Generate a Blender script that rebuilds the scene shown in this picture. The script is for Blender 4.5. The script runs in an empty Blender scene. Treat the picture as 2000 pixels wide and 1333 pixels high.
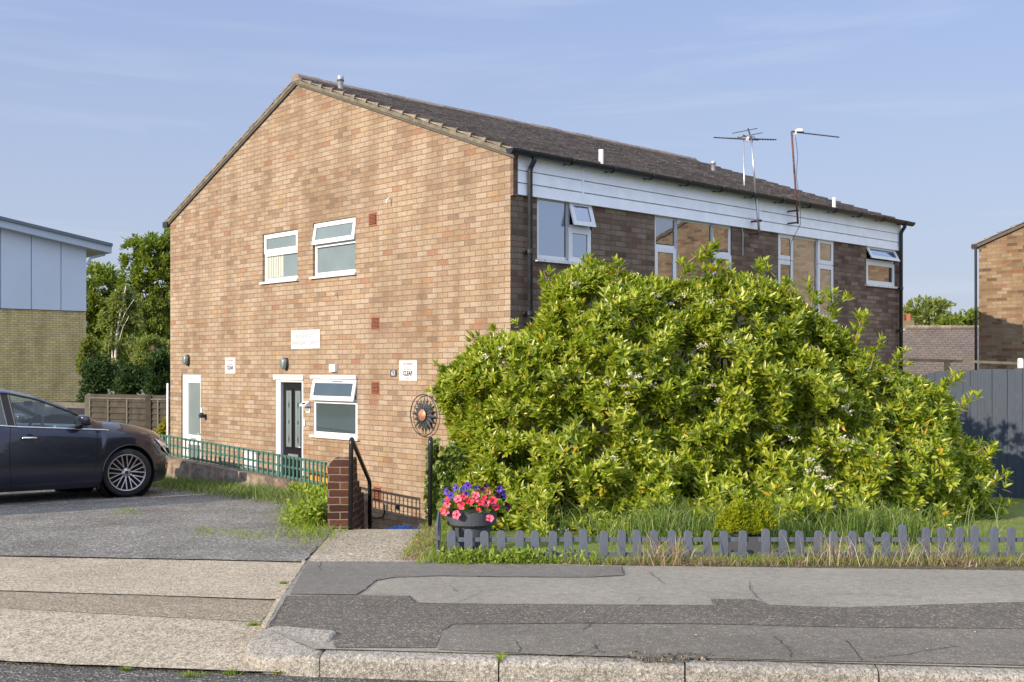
import bpy, bmesh, math, random
import numpy as np
from mathutils import Vector, Matrix, noise as mnoise
R = math.radians
C = bpy.context.scene.collection
scene = bpy.context.scene
rng = np.random.default_rng(7)
random.seed(7)

# ------------------------------------------------------------------ camera, sky, sun
F = 2182.0; HZ = 718.0; EYE = 1.75
cam = bpy.data.cameras.new('camera'); camo = bpy.data.objects.new('camera', cam); C.objects.link(camo)
camo.location = (0, 0, EYE); camo.rotation_euler = (R(90), 0, 0)
cam.sensor_width = 36; cam.lens = F / 2000 * 36; cam.shift_y = (HZ - 666.5) / 2000
cam.clip_start = 0.1; cam.clip_end = 3000
scene.camera = camo
SUN_EL = 21.0; SUN_PHI = 42.2          # light travels along (cos phi, sin phi) in plan
w = bpy.data.worlds.new('World'); scene.world = w; w.use_nodes = True
wn = w.node_tree.nodes; wl = w.node_tree.links; wn.clear()
out = wn.new('ShaderNodeOutputWorld'); bg = wn.new('ShaderNodeBackground'); sky = wn.new('ShaderNodeTexSky')
sky.sky_type = 'NISHITA'; sky.sun_disc = False; sky.sun_elevation = R(SUN_EL)
tos = Vector((-math.cos(R(SUN_PHI)), -math.sin(R(SUN_PHI))))
sky.sun_rotation = math.atan2(tos.x, tos.y)
sky.air_density = 1.0; sky.dust_density = 0.6; sky.ozone_density = 1.6
bg.inputs['Strength'].default_value = 0.125
tc = wn.new('ShaderNodeTexCoord'); mp = wn.new('ShaderNodeMapping'); mp.inputs['Rotation'].default_value = (0, R(-14), 0)
mp.inputs['Scale'].default_value = (1.6, 1.6, 16)
nz = wn.new('ShaderNodeTexNoise'); nz.inputs['Scale'].default_value = 1.5; nz.inputs['Detail'].default_value = 7; nz.inputs['Roughness'].default_value = .55
nz.inputs['Distortion'].default_value = .6
rp = wn.new('ShaderNodeValToRGB'); rp.color_ramp.elements[0].position = .5; rp.color_ramp.elements[1].position = .82
rp.color_ramp.elements[1].color = (.32, .32, .32, 1)
mx = wn.new('ShaderNodeMixRGB'); mx.inputs[2].default_value = (3.6, 3.9, 4.4, 1)
air = wn.new('ShaderNodeMixRGB'); air.inputs[0].default_value = .80; air.inputs[2].default_value = (1.52, 1.95, 3.25, 1)
wl.new(tc.outputs['Generated'], mp.inputs[0]); wl.new(mp.outputs[0], nz.inputs['Vector']); wl.new(nz.outputs['Fac'], rp.inputs[0])
wl.new(rp.outputs[0], mx.inputs[0]); wl.new(sky.outputs[0], air.inputs[1]); hz = wn.new('ShaderNodeMixRGB'); hz.inputs[2].default_value = (2.4, 2.65, 3.15, 1); mr0 = wn.new('ShaderNodeMapRange'); sx0 = wn.new('ShaderNodeSeparateXYZ')
for k_, v_ in (('From Min', 0.0), ('From Max', .34), ('To Min', .85), ('To Max', 0.0)): mr0.inputs[k_].default_value = v_
wl.new(tc.outputs['Generated'], sx0.inputs[0]); wl.new(sx0.outputs['Z'], mr0.inputs[0]); wl.new(mr0.outputs[0], hz.inputs[0]); wl.new(air.outputs[0], hz.inputs[1]); wl.new(hz.outputs[0], mx.inputs[1]); sx = wn.new('ShaderNodeSeparateXYZ'); mr = wn.new('ShaderNodeMapRange'); mr.interpolation_type = 'SMOOTHSTEP'
mr.inputs['From Min'].default_value = .32; mr.inputs['From Max'].default_value = .62; mr.inputs['To Min'].default_value = 0; mr.inputs['To Max'].default_value = 1
hi = wn.new('ShaderNodeMixRGB'); hi.inputs[2].default_value = (4.0, 4.6, 5.9, 1)      # unseen sky high overhead, brightened as added fill
wl.new(tc.outputs['Generated'], sx.inputs[0]); wl.new(sx.outputs['Z'], mr.inputs[0]); wl.new(mr.outputs[0], hi.inputs[0]); wl.new(mx.outputs[0], hi.inputs[1]); bh = wn.new('ShaderNodeMixRGB'); bh.inputs[2].default_value = (4.6, 5.3, 7.0, 1); mb_ = wn.new('ShaderNodeMapRange'); mb_.interpolation_type = 'SMOOTHSTEP'      # unseen sky behind the camera, brightened as added fill for walls facing it
for k_, v_ in (('From Min', -.05), ('From Max', -.6), ('To Min', 0.0), ('To Max', 1.0)): mb_.inputs[k_].default_value = v_
wl.new(sx.outputs['Y'], mb_.inputs[0]); wl.new(mb_.outputs[0], bh.inputs[0]); wl.new(hi.outputs[0], bh.inputs[1]); wl.new(bh.outputs[0], bg.inputs[0]); wl.new(bg.outputs[0], out.inputs[0])
sl = bpy.data.lights.new('sun', 'SUN'); slo = bpy.data.objects.new('sun', sl); C.objects.link(slo)
sl.energy = 3.55; sl.angle = R(.5); sl.color = (1.0, .85, .64)
ldir = Vector((math.cos(R(SUN_EL)) * math.cos(R(SUN_PHI)), math.cos(R(SUN_EL)) * math.sin(R(SUN_PHI)), -math.sin(R(SUN_EL))))
slo.rotation_euler = ldir.to_track_quat('-Z', 'Y').to_euler(); slo.location = (-10, -10, 20)
scene.view_settings.view_transform = 'Standard'; scene.view_settings.look = 'None'
scene.view_settings.exposure = 0.85; scene.view_settings.gamma = 1
scene.cycles.max_bounces = 8; scene.cycles.transparent_max_bounces = 12

# ------------------------------------------------------------------ geometry helpers
def zP(y): return .505 - .0337 * y                     # the sloping ground plane
def g(px, py, off=0.0):                                # pixel -> point on the sloping ground
    k = (py - HZ) / F; Y = 1.245 / (k - .0337)
    return Vector(((px - 1000) / F * Y, Y, zP(Y) + off))
def at(px, py, Y): return Vector(((px - 1000) / F * Y, Y, EYE - (py - HZ) / F * Y))
A = R(43.5)
FX = Vector((math.cos(A), math.sin(A), 0)); GD = Vector((-math.sin(A), math.cos(A), 0))
CO = Vector((-.02, 14.3, 0))
def gp(px, py):                                        # pixel -> (s, z) on the gable
    x = (px - 1000) / F; s = (CO.x - x * CO.y) / (math.sin(A) + math.cos(A) * x)
    Y = CO.y + math.cos(A) * s
    return s, EYE - (py - HZ) / F * Y
def fp(px, py):                                        # pixel -> (t, z) on the front wall
    x = (px - 1000) / F; t = (x * CO.y - CO.x) / (math.cos(A) - math.sin(A) * x)
    Y = CO.y + math.sin(A) * t
    return t, EYE - (py - HZ) / F * Y

def tag(o, label=None, cat=None, group=None, kind=None):
    if label: o['label'] = label
    if cat: o['category'] = cat
    if group: o['group'] = group
    if kind: o['kind'] = kind
    return o
def thing(name, label, cat, loc=(0, 0, 0), rz=0, group=None):
    o = bpy.data.objects.new(name, None); C.objects.link(o); o.location = loc; o.rotation_euler = (0, 0, rz)
    o.empty_display_size = .2
    return tag(o, label, cat, group)
def copy_tree(o, parent=None):
    c = o.copy(); C.objects.link(c)
    if parent is not None: c.parent = parent
    for ch in list(o.children): copy_tree(ch, c)
    return c

class MB:
    def __init__(s): s.v = []; s.f = []; s.uv = None
    def add(s, vs, fs):
        n = len(s.v); s.v += [tuple(v) for v in vs]; s.f += [tuple(i + n for i in f) for f in fs]; return s
    def box(s, a0, a1, b0, b1, c0, c1, M=None):
        p = [(x, y, z) for x in (a0, a1) for y in (b0, b1) for z in (c0, c1)]
        if M: p = [M(*q) for q in p]
        return s.add(p, [(0, 1, 3, 2), (4, 6, 7, 5), (0, 4, 5, 1), (2, 3, 7, 6), (0, 2, 6, 4), (1, 5, 7, 3)])
    def beam(s, a, b, wd, ht, up=(0, 0, 1)):
        a = Vector(a); b = Vector(b); d = (b - a).normalized(); sd = d.cross(Vector(up)).normalized(); u = sd.cross(d)
        p = []
        for e in (a, b):
            for i, j in ((-1, -1), (1, -1), (1, 1), (-1, 1)): p.append(e + sd * wd / 2 * i + u * ht / 2 * j)
        return s.add(p, [(0, 1, 2, 3), (7, 6, 5, 4), (0, 4, 5, 1), (1, 5, 6, 2), (2, 6, 7, 3), (3, 7, 4, 0)])
    def tube(s, pts, r, seg=8, cap=True):
        pts = [Vector(p) for p in pts]; n = len(pts); rr = r if isinstance(r, (list, tuple)) else [r] * n
        base = len(s.v); ref = Vector((0, 0, 1)); vs = []; fs = []
        prev = None
        for i, p in enumerate(pts):
            d = (pts[min(i + 1, n - 1)] - pts[max(i - 1, 0)]).normalized()
            if prev is None:
                x = d.cross(ref)
                if x.length < .05: x = d.cross(Vector((1, 0, 0)))
            else: x = prev - d * prev.dot(d)
            x.normalize(); prev = x; y = d.cross(x)
            for k in range(seg):
                a = 2 * math.pi * k / seg; vs.append(p + (x * math.cos(a) + y * math.sin(a)) * rr[i])
        for i in range(n - 1):
            for k in range(seg):
                fs.append((i * seg + k, i * seg + (k + 1) % seg, (i + 1) * seg + (k + 1) % seg, (i + 1) * seg + k))
        if cap: fs.append(tuple(range(seg))[::-1]); fs.append(tuple((n - 1) * seg + k for k in range(seg)))
        return s.add(vs, fs)
    def lathe(s, prof, c=(0, 0, 0), seg=24, axis='z'):
        vs = []; fs = []; n = len(prof)
        for r, z in prof:
            for k in range(seg):
                a = 2 * math.pi * k / seg; q = (r * math.cos(a), r * math.sin(a), z)
                if axis == 'y': q = (q[0], z, q[1])
                if axis == 'x': q = (z, q[0], q[1])
                vs.append((q[0] + c[0], q[1] + c[1], q[2] + c[2]))
        for i in range(n - 1):
            for k in range(seg): fs.append((i * seg + k, i * seg + (k + 1) % seg, (i + 1) * seg + (k + 1) % seg, (i + 1) * seg + k))
        return s.add(vs, fs)
    def build(s, name, m, parent=None, smooth=False, uv=None, bevel=0, recalc=True):
        me = bpy.data.meshes.new(name); me.from_pydata(s.v, [], s.f); me.update()
        if recalc or True:
            bm = bmesh.new(); bm.from_mesh(me)
            if recalc: bmesh.ops.recalc_face_normals(bm, faces=bm.faces)
            bm.to_mesh(me); bm.free()
        o = bpy.data.objects.new(name, me); C.objects.link(o)
        if m is not None: me.materials.append(m)
        if parent is not None: o.parent = parent
        if smooth:
            for p in me.polygons: p.use_smooth = True
        if uv:
            lay = me.uv_layers.new(name='UVMap')
            for p in me.polygons:
                for li in p.loop_indices:
                    lay.data[li].uv = uv(me.vertices[me.loops[li].vertex_index].co, p.normal)
        if bevel:
            b = o.modifiers.new('bevel', 'BEVEL'); b.width = bevel; b.segments = 2; b.limit_method = 'ANGLE'
        return o

def np_mesh(name, V, T, m, parent=None, smooth=False):
    V = np.asarray(V, np.float32); T = np.asarray(T, np.int32); k = T.shape[1]
    me = bpy.data.meshes.new(name)
    me.vertices.add(len(V)); me.vertices.foreach_set('co', V.ravel())
    me.loops.add(T.size); me.loops.foreach_set('vertex_index', T.ravel())
    me.polygons.add(len(T)); me.polygons.foreach_set('loop_start', np.arange(0, T.size, k, dtype=np.int32))
    me.polygons.foreach_set('loop_total', np.full(len(T), k, np.int32))
    if smooth: me.polygons.foreach_set('use_smooth', np.ones(len(T), bool))
    me.update(calc_edges=True); me.validate()
    me.materials.append(m)
    o = bpy.data.objects.new(name, me); C.objects.link(o)
    if parent is not None: o.parent = parent
    return o
def unit(a): return a / np.maximum(np.linalg.norm(a, axis=1, keepdims=True), 1e-9)
def leaves(name, P, D, N, L, W, m, parent=None, fold=.2, curve=.12, wide=.42):
    P = np.asarray(P, float); D = unit(np.asarray(D, float)); N = np.asarray(N, float)
    S = unit(np.cross(D, N)); N = unit(np.cross(S, D)); L = np.asarray(L)[:, None]; W = np.asarray(W)[:, None]
    n = len(P); V = np.empty((n, 6, 3)); a1_, a2_ = wide * .72, wide * 1.55
    V[:, 0] = P; V[:, 1] = P + D * L * a1_ - S * W * .46 + N * W * fold; V[:, 2] = P + D * L * a2_ - S * W * .40 + N * (W * fold - L * curve * .4)
    V[:, 3] = P + D * L - N * L * curve; V[:, 4] = P + D * L * a2_ + S * W * .40 + N * (W * fold - L * curve * .4); V[:, 5] = P + D * L * a1_ + S * W * .46 + N * W * fold
    b = np.arange(n)[:, None, None] * 6
    T = np.array([[0, 3, 2, 1], [0, 5, 4, 3]])[None] + b
    return np_mesh(name, V.reshape(-1, 3), T.reshape(-1, 4), m, parent)
def blades(name, P, D, L, W, m, parent=None, bend=.35):
    """grass blades: base P, lean D, three-vertex-pair strips"""
    n = len(P); P = np.asarray(P, float); D = unit(np.asarray(D, float)); L = np.asarray(L)[:, None]; W = np.asarray(W)[:, None]
    a = rng.uniform(0, 2 * np.pi, n); S = np.c_[np.cos(a), np.sin(a), np.zeros(n)]
    H = D.copy(); H[:, 2] = 0; H = H * 1.0
    V = np.empty((n, 5, 3)); m1 = P + D * L * .5; tip = P + D * L * .92 + H * L * bend + np.array([0, 0, -1.]) * L * bend * .3
    V[:, 0] = P - S * W / 2; V[:, 1] = P + S * W / 2; V[:, 2] = m1 - S * W * .42; V[:, 3] = m1 + S * W * .42; V[:, 4] = tip
    b = np.arange(n)[:, None, None] * 5
    T = np.array([[0, 1, 3], [0, 3, 2], [2, 3, 4]])[None] + b
    return np_mesh(name, V.reshape(-1, 3), T.reshape(-1, 3), m, parent)

# ------------------------------------------------------------------ materials
class NT:
    def __init__(s, name):
        s.m = bpy.data.materials.new(name); s.m.use_nodes = True; s.n = s.m.node_tree.nodes; s.l = s.m.node_tree.links
        s.b = s.n['Principled BSDF']; s.out = s.n['Material Output']; s._tc = None
    def node(s, t, **kw):
        x = s.n.new(t)
        for k, v in kw.items():
            if k in x.inputs: x.inputs[k].default_value = v
            else: setattr(x, k, v)
        return x
    def coord(s, kind='Object'):
        if s._tc is None: s._tc = s.n.new('ShaderNodeTexCoord')
        return s._tc.outputs[kind]
    def link(s, a, b): s.l.new(a, b)
    def noise(s, scale, detail=4, rough=.55, vec=None, dist=0, stretch=None):
        x = s.node('ShaderNodeTexNoise'); x.inputs['Scale'].default_value = scale; x.inputs['Detail'].default_value = detail
        x.inputs['Roughness'].default_value = rough; x.inputs['Distortion'].default_value = dist
        v = vec if vec is not None else s.coord()
        if stretch:
            mp = s.node('ShaderNodeMapping'); mp.inputs['Scale'].default_value = stretch; s.link(v, mp.inputs[0]); v = mp.outputs[0]
        s.link(v, x.inputs['Vector']); return x.outputs['Fac']
    def ramp(s, fac, stops, interp='LINEAR'):
        x = s.node('ShaderNodeValToRGB'); cr = x.color_ramp; cr.interpolation = interp
        while len(cr.elements) < len(stops): cr.elements.new(.5)
        for e, (p, c) in zip(cr.elements, stops):
            e.position = p; e.color = tuple(c) + ((1,) if len(c) == 3 else ())
        s.link(fac, x.inputs[0]); return x.outputs[0]
    def mix(s, f, a, b, mode='MIX'):
        x = s.node('ShaderNodeMixRGB', blend_type=mode)
        for i, q in enumerate((f, a, b)):
            if isinstance(q, (int, float)): x.inputs[i].default_value = q if i == 0 else (q, q, q, 1)
            elif isinstance(q, tuple): x.inputs[i].default_value = q + (1,) if len(q) == 3 else q
            else: s.link(q, x.inputs[i])
        return x.outputs[0]
    def math(s, op, a, b=0.0):
        x = s.node('ShaderNodeMath', operation=op)
        for i, q in enumerate((a, b)):
            if isinstance(q, (int, float)): x.inputs[i].default_value = q
            else: s.link(q, x.inputs[i])
        return x.outputs[0]
    def bump(s, h, strength=.5, dist=.01, prev=None):
        x = s.node('ShaderNodeBump'); x.inputs['Strength'].default_value = strength; x.inputs['Distance'].default_value = dist
        s.link(h, x.inputs['Height'])
        if prev: s.link(prev, x.inputs['Normal'])
        s.link(x.outputs[0], s.b.inputs['Normal']); return x.outputs[0]
    def col(s, c):
        if isinstance(c, tuple): s.b.inputs['Base Color'].default_value = c + (1,)
        else: s.link(c, s.b.inputs['Base Color'])
        return s
    def set(s, **kw):
        for k, v in kw.items(): s.b.inputs[k.replace('_', ' ')].default_value = v
        return s
G3 = lambda v: (v, v, v)
def simple(name, c, rough=.6, metal=0, var=.12, scale=12, bump=0, spec=.4):
    t = NT(name); f = t.noise(scale, 5)
    t.col(t.mix(t.ramp(f, [(.3, G3(0)), (.7, G3(1))]), tuple(x * (1 - var) for x in c), tuple(min(1, x * (1 + var)) for x in c)))
    t.set(Roughness=rough, Metallic=metal); t.b.inputs['Specular IOR Level'].default_value = spec
    if bump: t.bump(t.noise(scale * 6, 4), .4, bump)
    return t.m
def brick_mat(name, stops, mortar, bw=.225, rh=.075, ms=.0055, dirt=.25, off=.5):
    t = NT(name); b = t.node('ShaderNodeTexBrick'); b.inputs['Scale'].default_value = 1
    b.inputs['Brick Width'].default_value = bw; b.inputs['Row Height'].default_value = rh; b.inputs['Mortar Size'].default_value = ms
    b.inputs['Mortar Smooth'].default_value = .35; b.inputs['Color1'].default_value = (0, 0, 0, 1); b.inputs['Color2'].default_value = (1, 1, 1, 1)
    b.inputs['Mortar'].default_value = (.5, .5, .5, 1); b.offset = off
    uv = t.coord('UV')
    wob = t.node('ShaderNodeTexNoise'); wob.inputs['Scale'].default_value = 9; wob.inputs['Detail'].default_value = 2; t.link(uv, wob.inputs['Vector'])
    sub = t.node('ShaderNodeVectorMath', operation='SUBTRACT'); t.link(wob.outputs['Color'], sub.inputs[0]); sub.inputs[1].default_value = (.5, .5, .5)
    sc = t.node('ShaderNodeVectorMath', operation='SCALE'); t.link(sub.outputs[0], sc.inputs[0]); sc.inputs['Scale'].default_value = .012
    ad = t.node('ShaderNodeVectorMath', operation='ADD'); t.link(uv, ad.inputs[0]); t.link(sc.outputs[0], ad.inputs[1])
    t.link(ad.outputs[0], b.inputs['Vector'])
    c = t.ramp(b.outputs['Color'], stops)
    n1 = t.noise(30, 5, .65, uv, stretch=(1, 1.8, 1)); n2 = t.noise(.55, 6, .6, uv); n3 = t.noise(220, 2, .5, uv)
    c = t.mix(.8, c, t.ramp(n1, [(.28, (.66, .64, .62)), (.72, (1.22, 1.22, 1.24))]), 'MULTIPLY')
    c = t.mix(.8, c, t.ramp(t.noise(75, 4, .7, uv), [(.3, G3(.82)), (.7, G3(1.14))]), 'MULTIPLY')
    c = t.mix(.55, c, t.ramp(t.noise(2.6, 5, .6, uv, stretch=(1, .22, 1)), [(.38, (.62, .58, .52)), (.58, G3(1.05))]), 'MULTIPLY')
    c = t.mix(dirt, c, t.ramp(n2, [(.35, (.5, .46, .42)), (.6, G3(1))]), 'MULTIPLY')
    mc = t.mix(t.noise(14, 3, .6, uv), tuple(x * .75 for x in mortar), tuple(x * 1.2 for x in mortar))
    c = t.mix(b.outputs['Fac'], c, mc)
    t.col(c).set(Roughness=.92); t.b.inputs['Specular IOR Level'].default_value = .15
    inv = t.math('SUBTRACT', 1, b.outputs['Fac'])
    h = t.math('ADD', inv, t.math('MULTIPLY', n3, .35))
    h = t.math('ADD', h, t.math('MULTIPLY', b.outputs['Color'], .25))
    t.bump(h, .8, .006); return t.m
M = {}
M['brick'] = brick_mat('brick', [(0, (.25, .185, .135)), (.05, (.31, .22, .155)), (.2, (.345, .245, .17)), (.42, (.37, .275, .192)), (.64, (.385, .30, .218)), (.88, (.41, .33, .25)), (.96, (.385, .27, .165)), (.988, (.33, .19, .125))], (.18, .135, .10), ms=.006)
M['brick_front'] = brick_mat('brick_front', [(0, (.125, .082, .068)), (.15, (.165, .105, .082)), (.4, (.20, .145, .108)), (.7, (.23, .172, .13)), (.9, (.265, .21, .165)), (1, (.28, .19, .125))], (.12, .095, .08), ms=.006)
M['brick2'] = brick_mat('brick_right', [(0, (.12, .08, .055)), (.12, (.20, .13, .08)), (.3, (.25, .175, .11)), (.6, (.29, .215, .14)), (.85, (.32, .245, .165)), (.97, (.24, .12, .07))], (.20, .16, .12))
M['yellow_brick'] = brick_mat('yellow_brick', [(0, (.56, .45, .20)), (1, (.70, .57, .28))], (.20, .17, .11), dirt=.12, ms=.007)
M['red_brick'] = brick_mat('red_brick', [(0, (.06, .03, .023)), (.5, (.125, .055, .037)), (1, (.19, .085, .05))], (.20, .17, .14), dirt=.5, ms=.006)
M['upvc'] = simple('upvc', (.72, .74, .76), .35, var=.03, scale=3)
M['fascia'] = simple('fascia', (.86, .89, .93), .45, var=.06, scale=5)
t = NT('dirty_sill'); t.col(t.mix(t.ramp(t.noise(20, 5, stretch=(1, 1, .2)), [(.45, G3(0)), (.75, G3(1))]), (.74, .75, .74), (.42, .43, .38))).set(Roughness=.5); M['sill'] = t.m
def glass_mat(name, base, gloss=.32, rough=.015, tint=(.92, .95, 1)):
    t = NT(name); t.n.remove(t.b)
    d = t.node('ShaderNodeBsdfDiffuse'); d.inputs[0].default_value = base + (1,)
    nz = t.mix(t.ramp(t.noise(2.2, 3), [(.35, G3(0)), (.65, G3(1))]), tuple(x * .93 for x in base), tuple(x * 1.07 for x in base)); t.link(nz, d.inputs[0])
    gl = t.node('ShaderNodeBsdfGlossy'); gl.inputs['Roughness'].default_value = rough; gl.inputs[0].default_value = tint + (1,)
    bp = t.node('ShaderNodeBump'); bp.inputs['Strength'].default_value = .03; bp.inputs['Distance'].default_value = .02; t.link(t.noise(3.0, 1), bp.inputs['Height']); t.link(bp.outputs[0], gl.inputs['Normal'])
    fr = t.node('ShaderNodeFresnel'); fr.inputs[0].default_value = 1.5
    f = t.math('ADD', fr.outputs[0], gloss)
    mx = t.node('ShaderNodeMixShader'); t.link(f, mx.inputs[0]); t.link(d.outputs[0], mx.inputs[1]); t.link(gl.outputs[0], mx.inputs[2])
    t.link(mx.outputs[0], t.out.inputs[0]); return t.m
M['glass'] = glass_mat('window_glass', (.075, .062, .048), .36)
M['glass_curtain'] = glass_mat('curtained_glass', (.34, .27, .19), .22)
M['glass_sky'] = glass_mat('window_glass_blue', (.05, .10, .19), .42)
M['glass_net'] = glass_mat('obscured_glass', (.165, .21, .205), .12, .25)
M['glass_dark'] = glass_mat('dark_glass', (.05, .075, .085), .12, .05)
M['curtain'] = simple('curtain', (.55, .54, .45), .8)
M['black_plastic'] = simple('black_plastic', (.022, .025, .03), .35, var=.3, scale=8)
M['dark_gap'] = simple('dark_gap', (.01, .01, .012), .9)
M['terracotta'] = simple('terracotta', (.28, .105, .06), .8, var=.2, scale=30)
M['cement'] = simple('cement', (.15, .135, .10), .95, var=.35, scale=10, bump=.006)
M['galv'] = simple('galvanised', (.45, .46, .47), .4, .7, var=.15)
M['lead'] = simple('white_pipe', (.62, .60, .62), .5, var=.1)
M['rust'] = simple('rusty_steel', (.13, .055, .045), .75, .2, var=.4, scale=15)
M['alu'] = simple('aluminium', (.50, .52, .55), .35, .8, var=.15, scale=20)
M['dark_metal'] = simple('dark_metal', (.05, .06, .075), .4, .5, var=.2)
# roof tiles
t = NT('roof_tile'); ri = t.node('ShaderNodeNewGeometry').outputs['Random Per Island']
c = t.ramp(ri, [(0, (.15, .12, .105)), (.5, (.20, .162, .138)), (1, (.27, .22, .185))])
c = t.mix(t.ramp(t.noise(9, 6, .7), [(.5, G3(0)), (.68, G3(.7))]), c, (.38, .33, .26))
c = t.mix(t.ramp(t.noise(34, 4, .7), [(.6, G3(0)), (.68, G3(.8))]), c, (.58, .55, .46))
c = t.mix(t.ramp(t.noise(26, 4, .7), [(.56, G3(0)), (.66, G3(.7))]), c, (.05, .042, .04))
c = t.mix(t.ramp(t.noise(2.5, 5, .7), [(.56, G3(0)), (.7, G3(.4))]), c, (.10, .12, .05))
t.col(c).set(Roughness=.95); t.bump(t.noise(60, 4), .6, .01); M['tile'] = t.m
t = NT('roof_tile_brown'); b = t.node('ShaderNodeTexBrick'); b.inputs['Scale'].default_value = 1; b.inputs['Brick Width'].default_value = .25; b.inputs['Row Height'].default_value = .12
b.inputs['Mortar Size'].default_value = .012; b.inputs['Color1'].default_value = (.13, .105, .09, 1); b.inputs['Color2'].default_value = (.16, .128, .108, 1); b.inputs['Mortar'].default_value = (.07, .058, .052, 1)
t.link(t.coord('UV'), b.inputs['Vector']); t.col(t.mix(.5, b.outputs[0], t.ramp(t.noise(3, 6, .7), [(.35, G3(.7)), (.7, G3(1.4))]), 'MULTIPLY')).set(Roughness=.9)
t.bump(t.math('SUBTRACT', 1, b.outputs['Fac']), .6, .03); M['tile_brown'] = t.m
def ground_mat(name, base, chips, chip_amt=.3, scale=110, pit=.0, dark=(.03, .03, .03), big=.25, bump=.006, rough=.95):
    t = NT(name); vo = t.node('ShaderNodeTexVoronoi'); vo.inputs['Scale'].default_value = scale; t.link(t.coord(), vo.inputs['Vector'])
    sep = t.node('ShaderNodeSeparateColor'); t.link(vo.outputs['Color'], sep.inputs[0])
    c = t.mix(t.ramp(sep.outputs[0], [(1 - chip_amt, G3(0)), (1, G3(1))]), base, chips)
    c = t.mix(t.ramp(sep.outputs[1], [(.7, G3(0)), (1, G3(.6))]), c, tuple(x * .45 for x in base))
    c = t.mix(1, c, t.ramp(t.noise(1.1, 6, .65), [(.3, G3(1 - big)), (.7, G3(1 + big))]), 'MULTIPLY')
    c = t.mix(.8, c, t.ramp(t.noise(16, 6, .7), [(.3, G3(.75)), (.7, G3(1.22))]), 'MULTIPLY')
    h = t.math('ADD', vo.outputs['Distance'], t.math('MULTIPLY', t.noise(scale * .5, 5, .7), .8))
    if pit:
        pn = t.ramp(t.noise(58, 4, .75, stretch=(1, .55, 1)), [(.53, G3(0)), (.62, G3(1))]); c = t.mix(t.math('MULTIPLY', pn, pit), c, dark)
        h = t.math('SUBTRACT', h, t.math('MULTIPLY', pn, .8))
    t.col(c).set(Roughness=rough); t.b.inputs['Specular IOR Level'].default_value = .25
    t.bump(h, 1.0, bump); return t.m
M['road'] = ground_mat('road_asphalt', (0.093, 0.089, 0.082), (0.284, 0.260, 0.225), .3, 70, bump=.012)
M['pave'] = ground_mat('pavement_asphalt', (0.260, 0.238, 0.199), (0.463, 0.419, 0.338), .10, 170, big=.12, bump=.0015)
M['pave_dark'] = ground_mat('pavement_patch', (0.163, 0.150, 0.135), (0.290, 0.265, 0.227), .15, 160, big=.12, bump=.0015)
M['pave_low'] = ground_mat('pavement_kerbside', (0.160, 0.143, 0.120), (0.348, 0.313, 0.249), .14, 130, big=.2, bump=.002)
M['pave_chip'] = ground_mat('pavement_chippings', (0.125, 0.113, 0.098), (0.42, 0.34, 0.26), .22, 105, big=.12, bump=.007)
M['drive'] = ground_mat('drive_asphalt', (0.181, 0.172, 0.160), (0.482, 0.459, 0.403), .34, 62, big=.3, bump=.014)
M['apron'] = ground_mat('brushed_concrete', (0.446, 0.380, 0.287), (0.594, 0.516, 0.400), .3, 80, pit=.5, dark=(.13, .115, .10), big=.14, bump=.005)
M['apron_dark'] = ground_mat('worn_concrete', (0.308, 0.258, 0.190), (0.493, 0.399, 0.285), .3, 85, pit=.5, dark=(.10, .09, .075), big=.14, bump=.005)
M['pathc'] = ground_mat('path_concrete', (0.418, 0.363, 0.274), (0.639, 0.562, 0.442), .35, 60, pit=.7, dark=(.12, .11, .09), big=.2, bump=.01)
M['kerb'] = ground_mat('kerb_concrete', (.31, .285, .245), (.46, .44, .40), .25, 110, pit=.45, dark=(.15, .13, .11), big=.18, bump=.004)
M['crack'] = simple('crack', (.028, .026, .024), .95)
M['soil'] = ground_mat('soil', (.10, .085, .05), (.22, .18, .11), .3, 40, bump=.02)
t = NT('lawn'); t.col(t.mix(t.ramp(t.noise(3, 6, .7), [(.35, G3(0)), (.65, G3(1))]), (.10, .15, .02), (.20, .22, .06))).set(Roughness=.95); t.bump(t.noise(80, 4), .8, .02); M['lawn'] = t.m
t = NT('yard'); t.col(t.mix(t.ramp(t.noise(1, 6, .7), [(.35, G3(0)), (.65, G3(1))]), (.09, .10, .04), (.17, .16, .10))).set(Roughness=.95); M['yard'] = t.m
def leaf_mat(name, cols, trans=.35, gloss=.25, rough=.45, tcol=None):
    t = NT(name); ri = t.node('ShaderNodeNewGeometry').outputs['Random Per Island']
    c = t.ramp(ri, cols); t.col(c).set(Roughness=rough); t.b.inputs['Specular IOR Level'].default_value = gloss
    tr = t.node('ShaderNodeBsdfTranslucent'); t.link(t.mix(1, c, tcol or (1.5, 1.6, .6), 'MULTIPLY'), tr.inputs[0])
    mx = t.node('ShaderNodeMixShader'); mx.inputs[0].default_value = trans
    t.link(t.b.outputs[0], mx.inputs[1]); t.link(tr.outputs[0], mx.inputs[2]); t.link(mx.outputs[0], t.out.inputs[0]); return t.m
M['bush'] = leaf_mat('bush_leaf', [(0, (.08, .13, .010)), (.25, (.165, .23, .013)), (.6, (.31, .37, .024)), (.93, (.50, .50, .08)), (.988, (.38, .42, .10)), (.992, (.50, .34, .02)), (1, (.55, .27, .02))], .36, .7, .32)
M['ivy'] = leaf_mat('ivy_leaf', [(0, (.05, .085, .012)), (.6, (.11, .165, .02)), (1, (.26, .32, .05))], .2, .55, .35)
M['grass'] = leaf_mat('grass_blade', [(0, (.12, .19, .02)), (.6, (.20, .27, .035)), (1, (.32, .36, .09))], .35, .2, .6)
M['tallgrass'] = leaf_mat('tall_grass_blade', [(0, (.08, .14, .03)), (.6, (.14, .21, .05)), (1, (.30, .34, .15))], .35, .25, .5)
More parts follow.
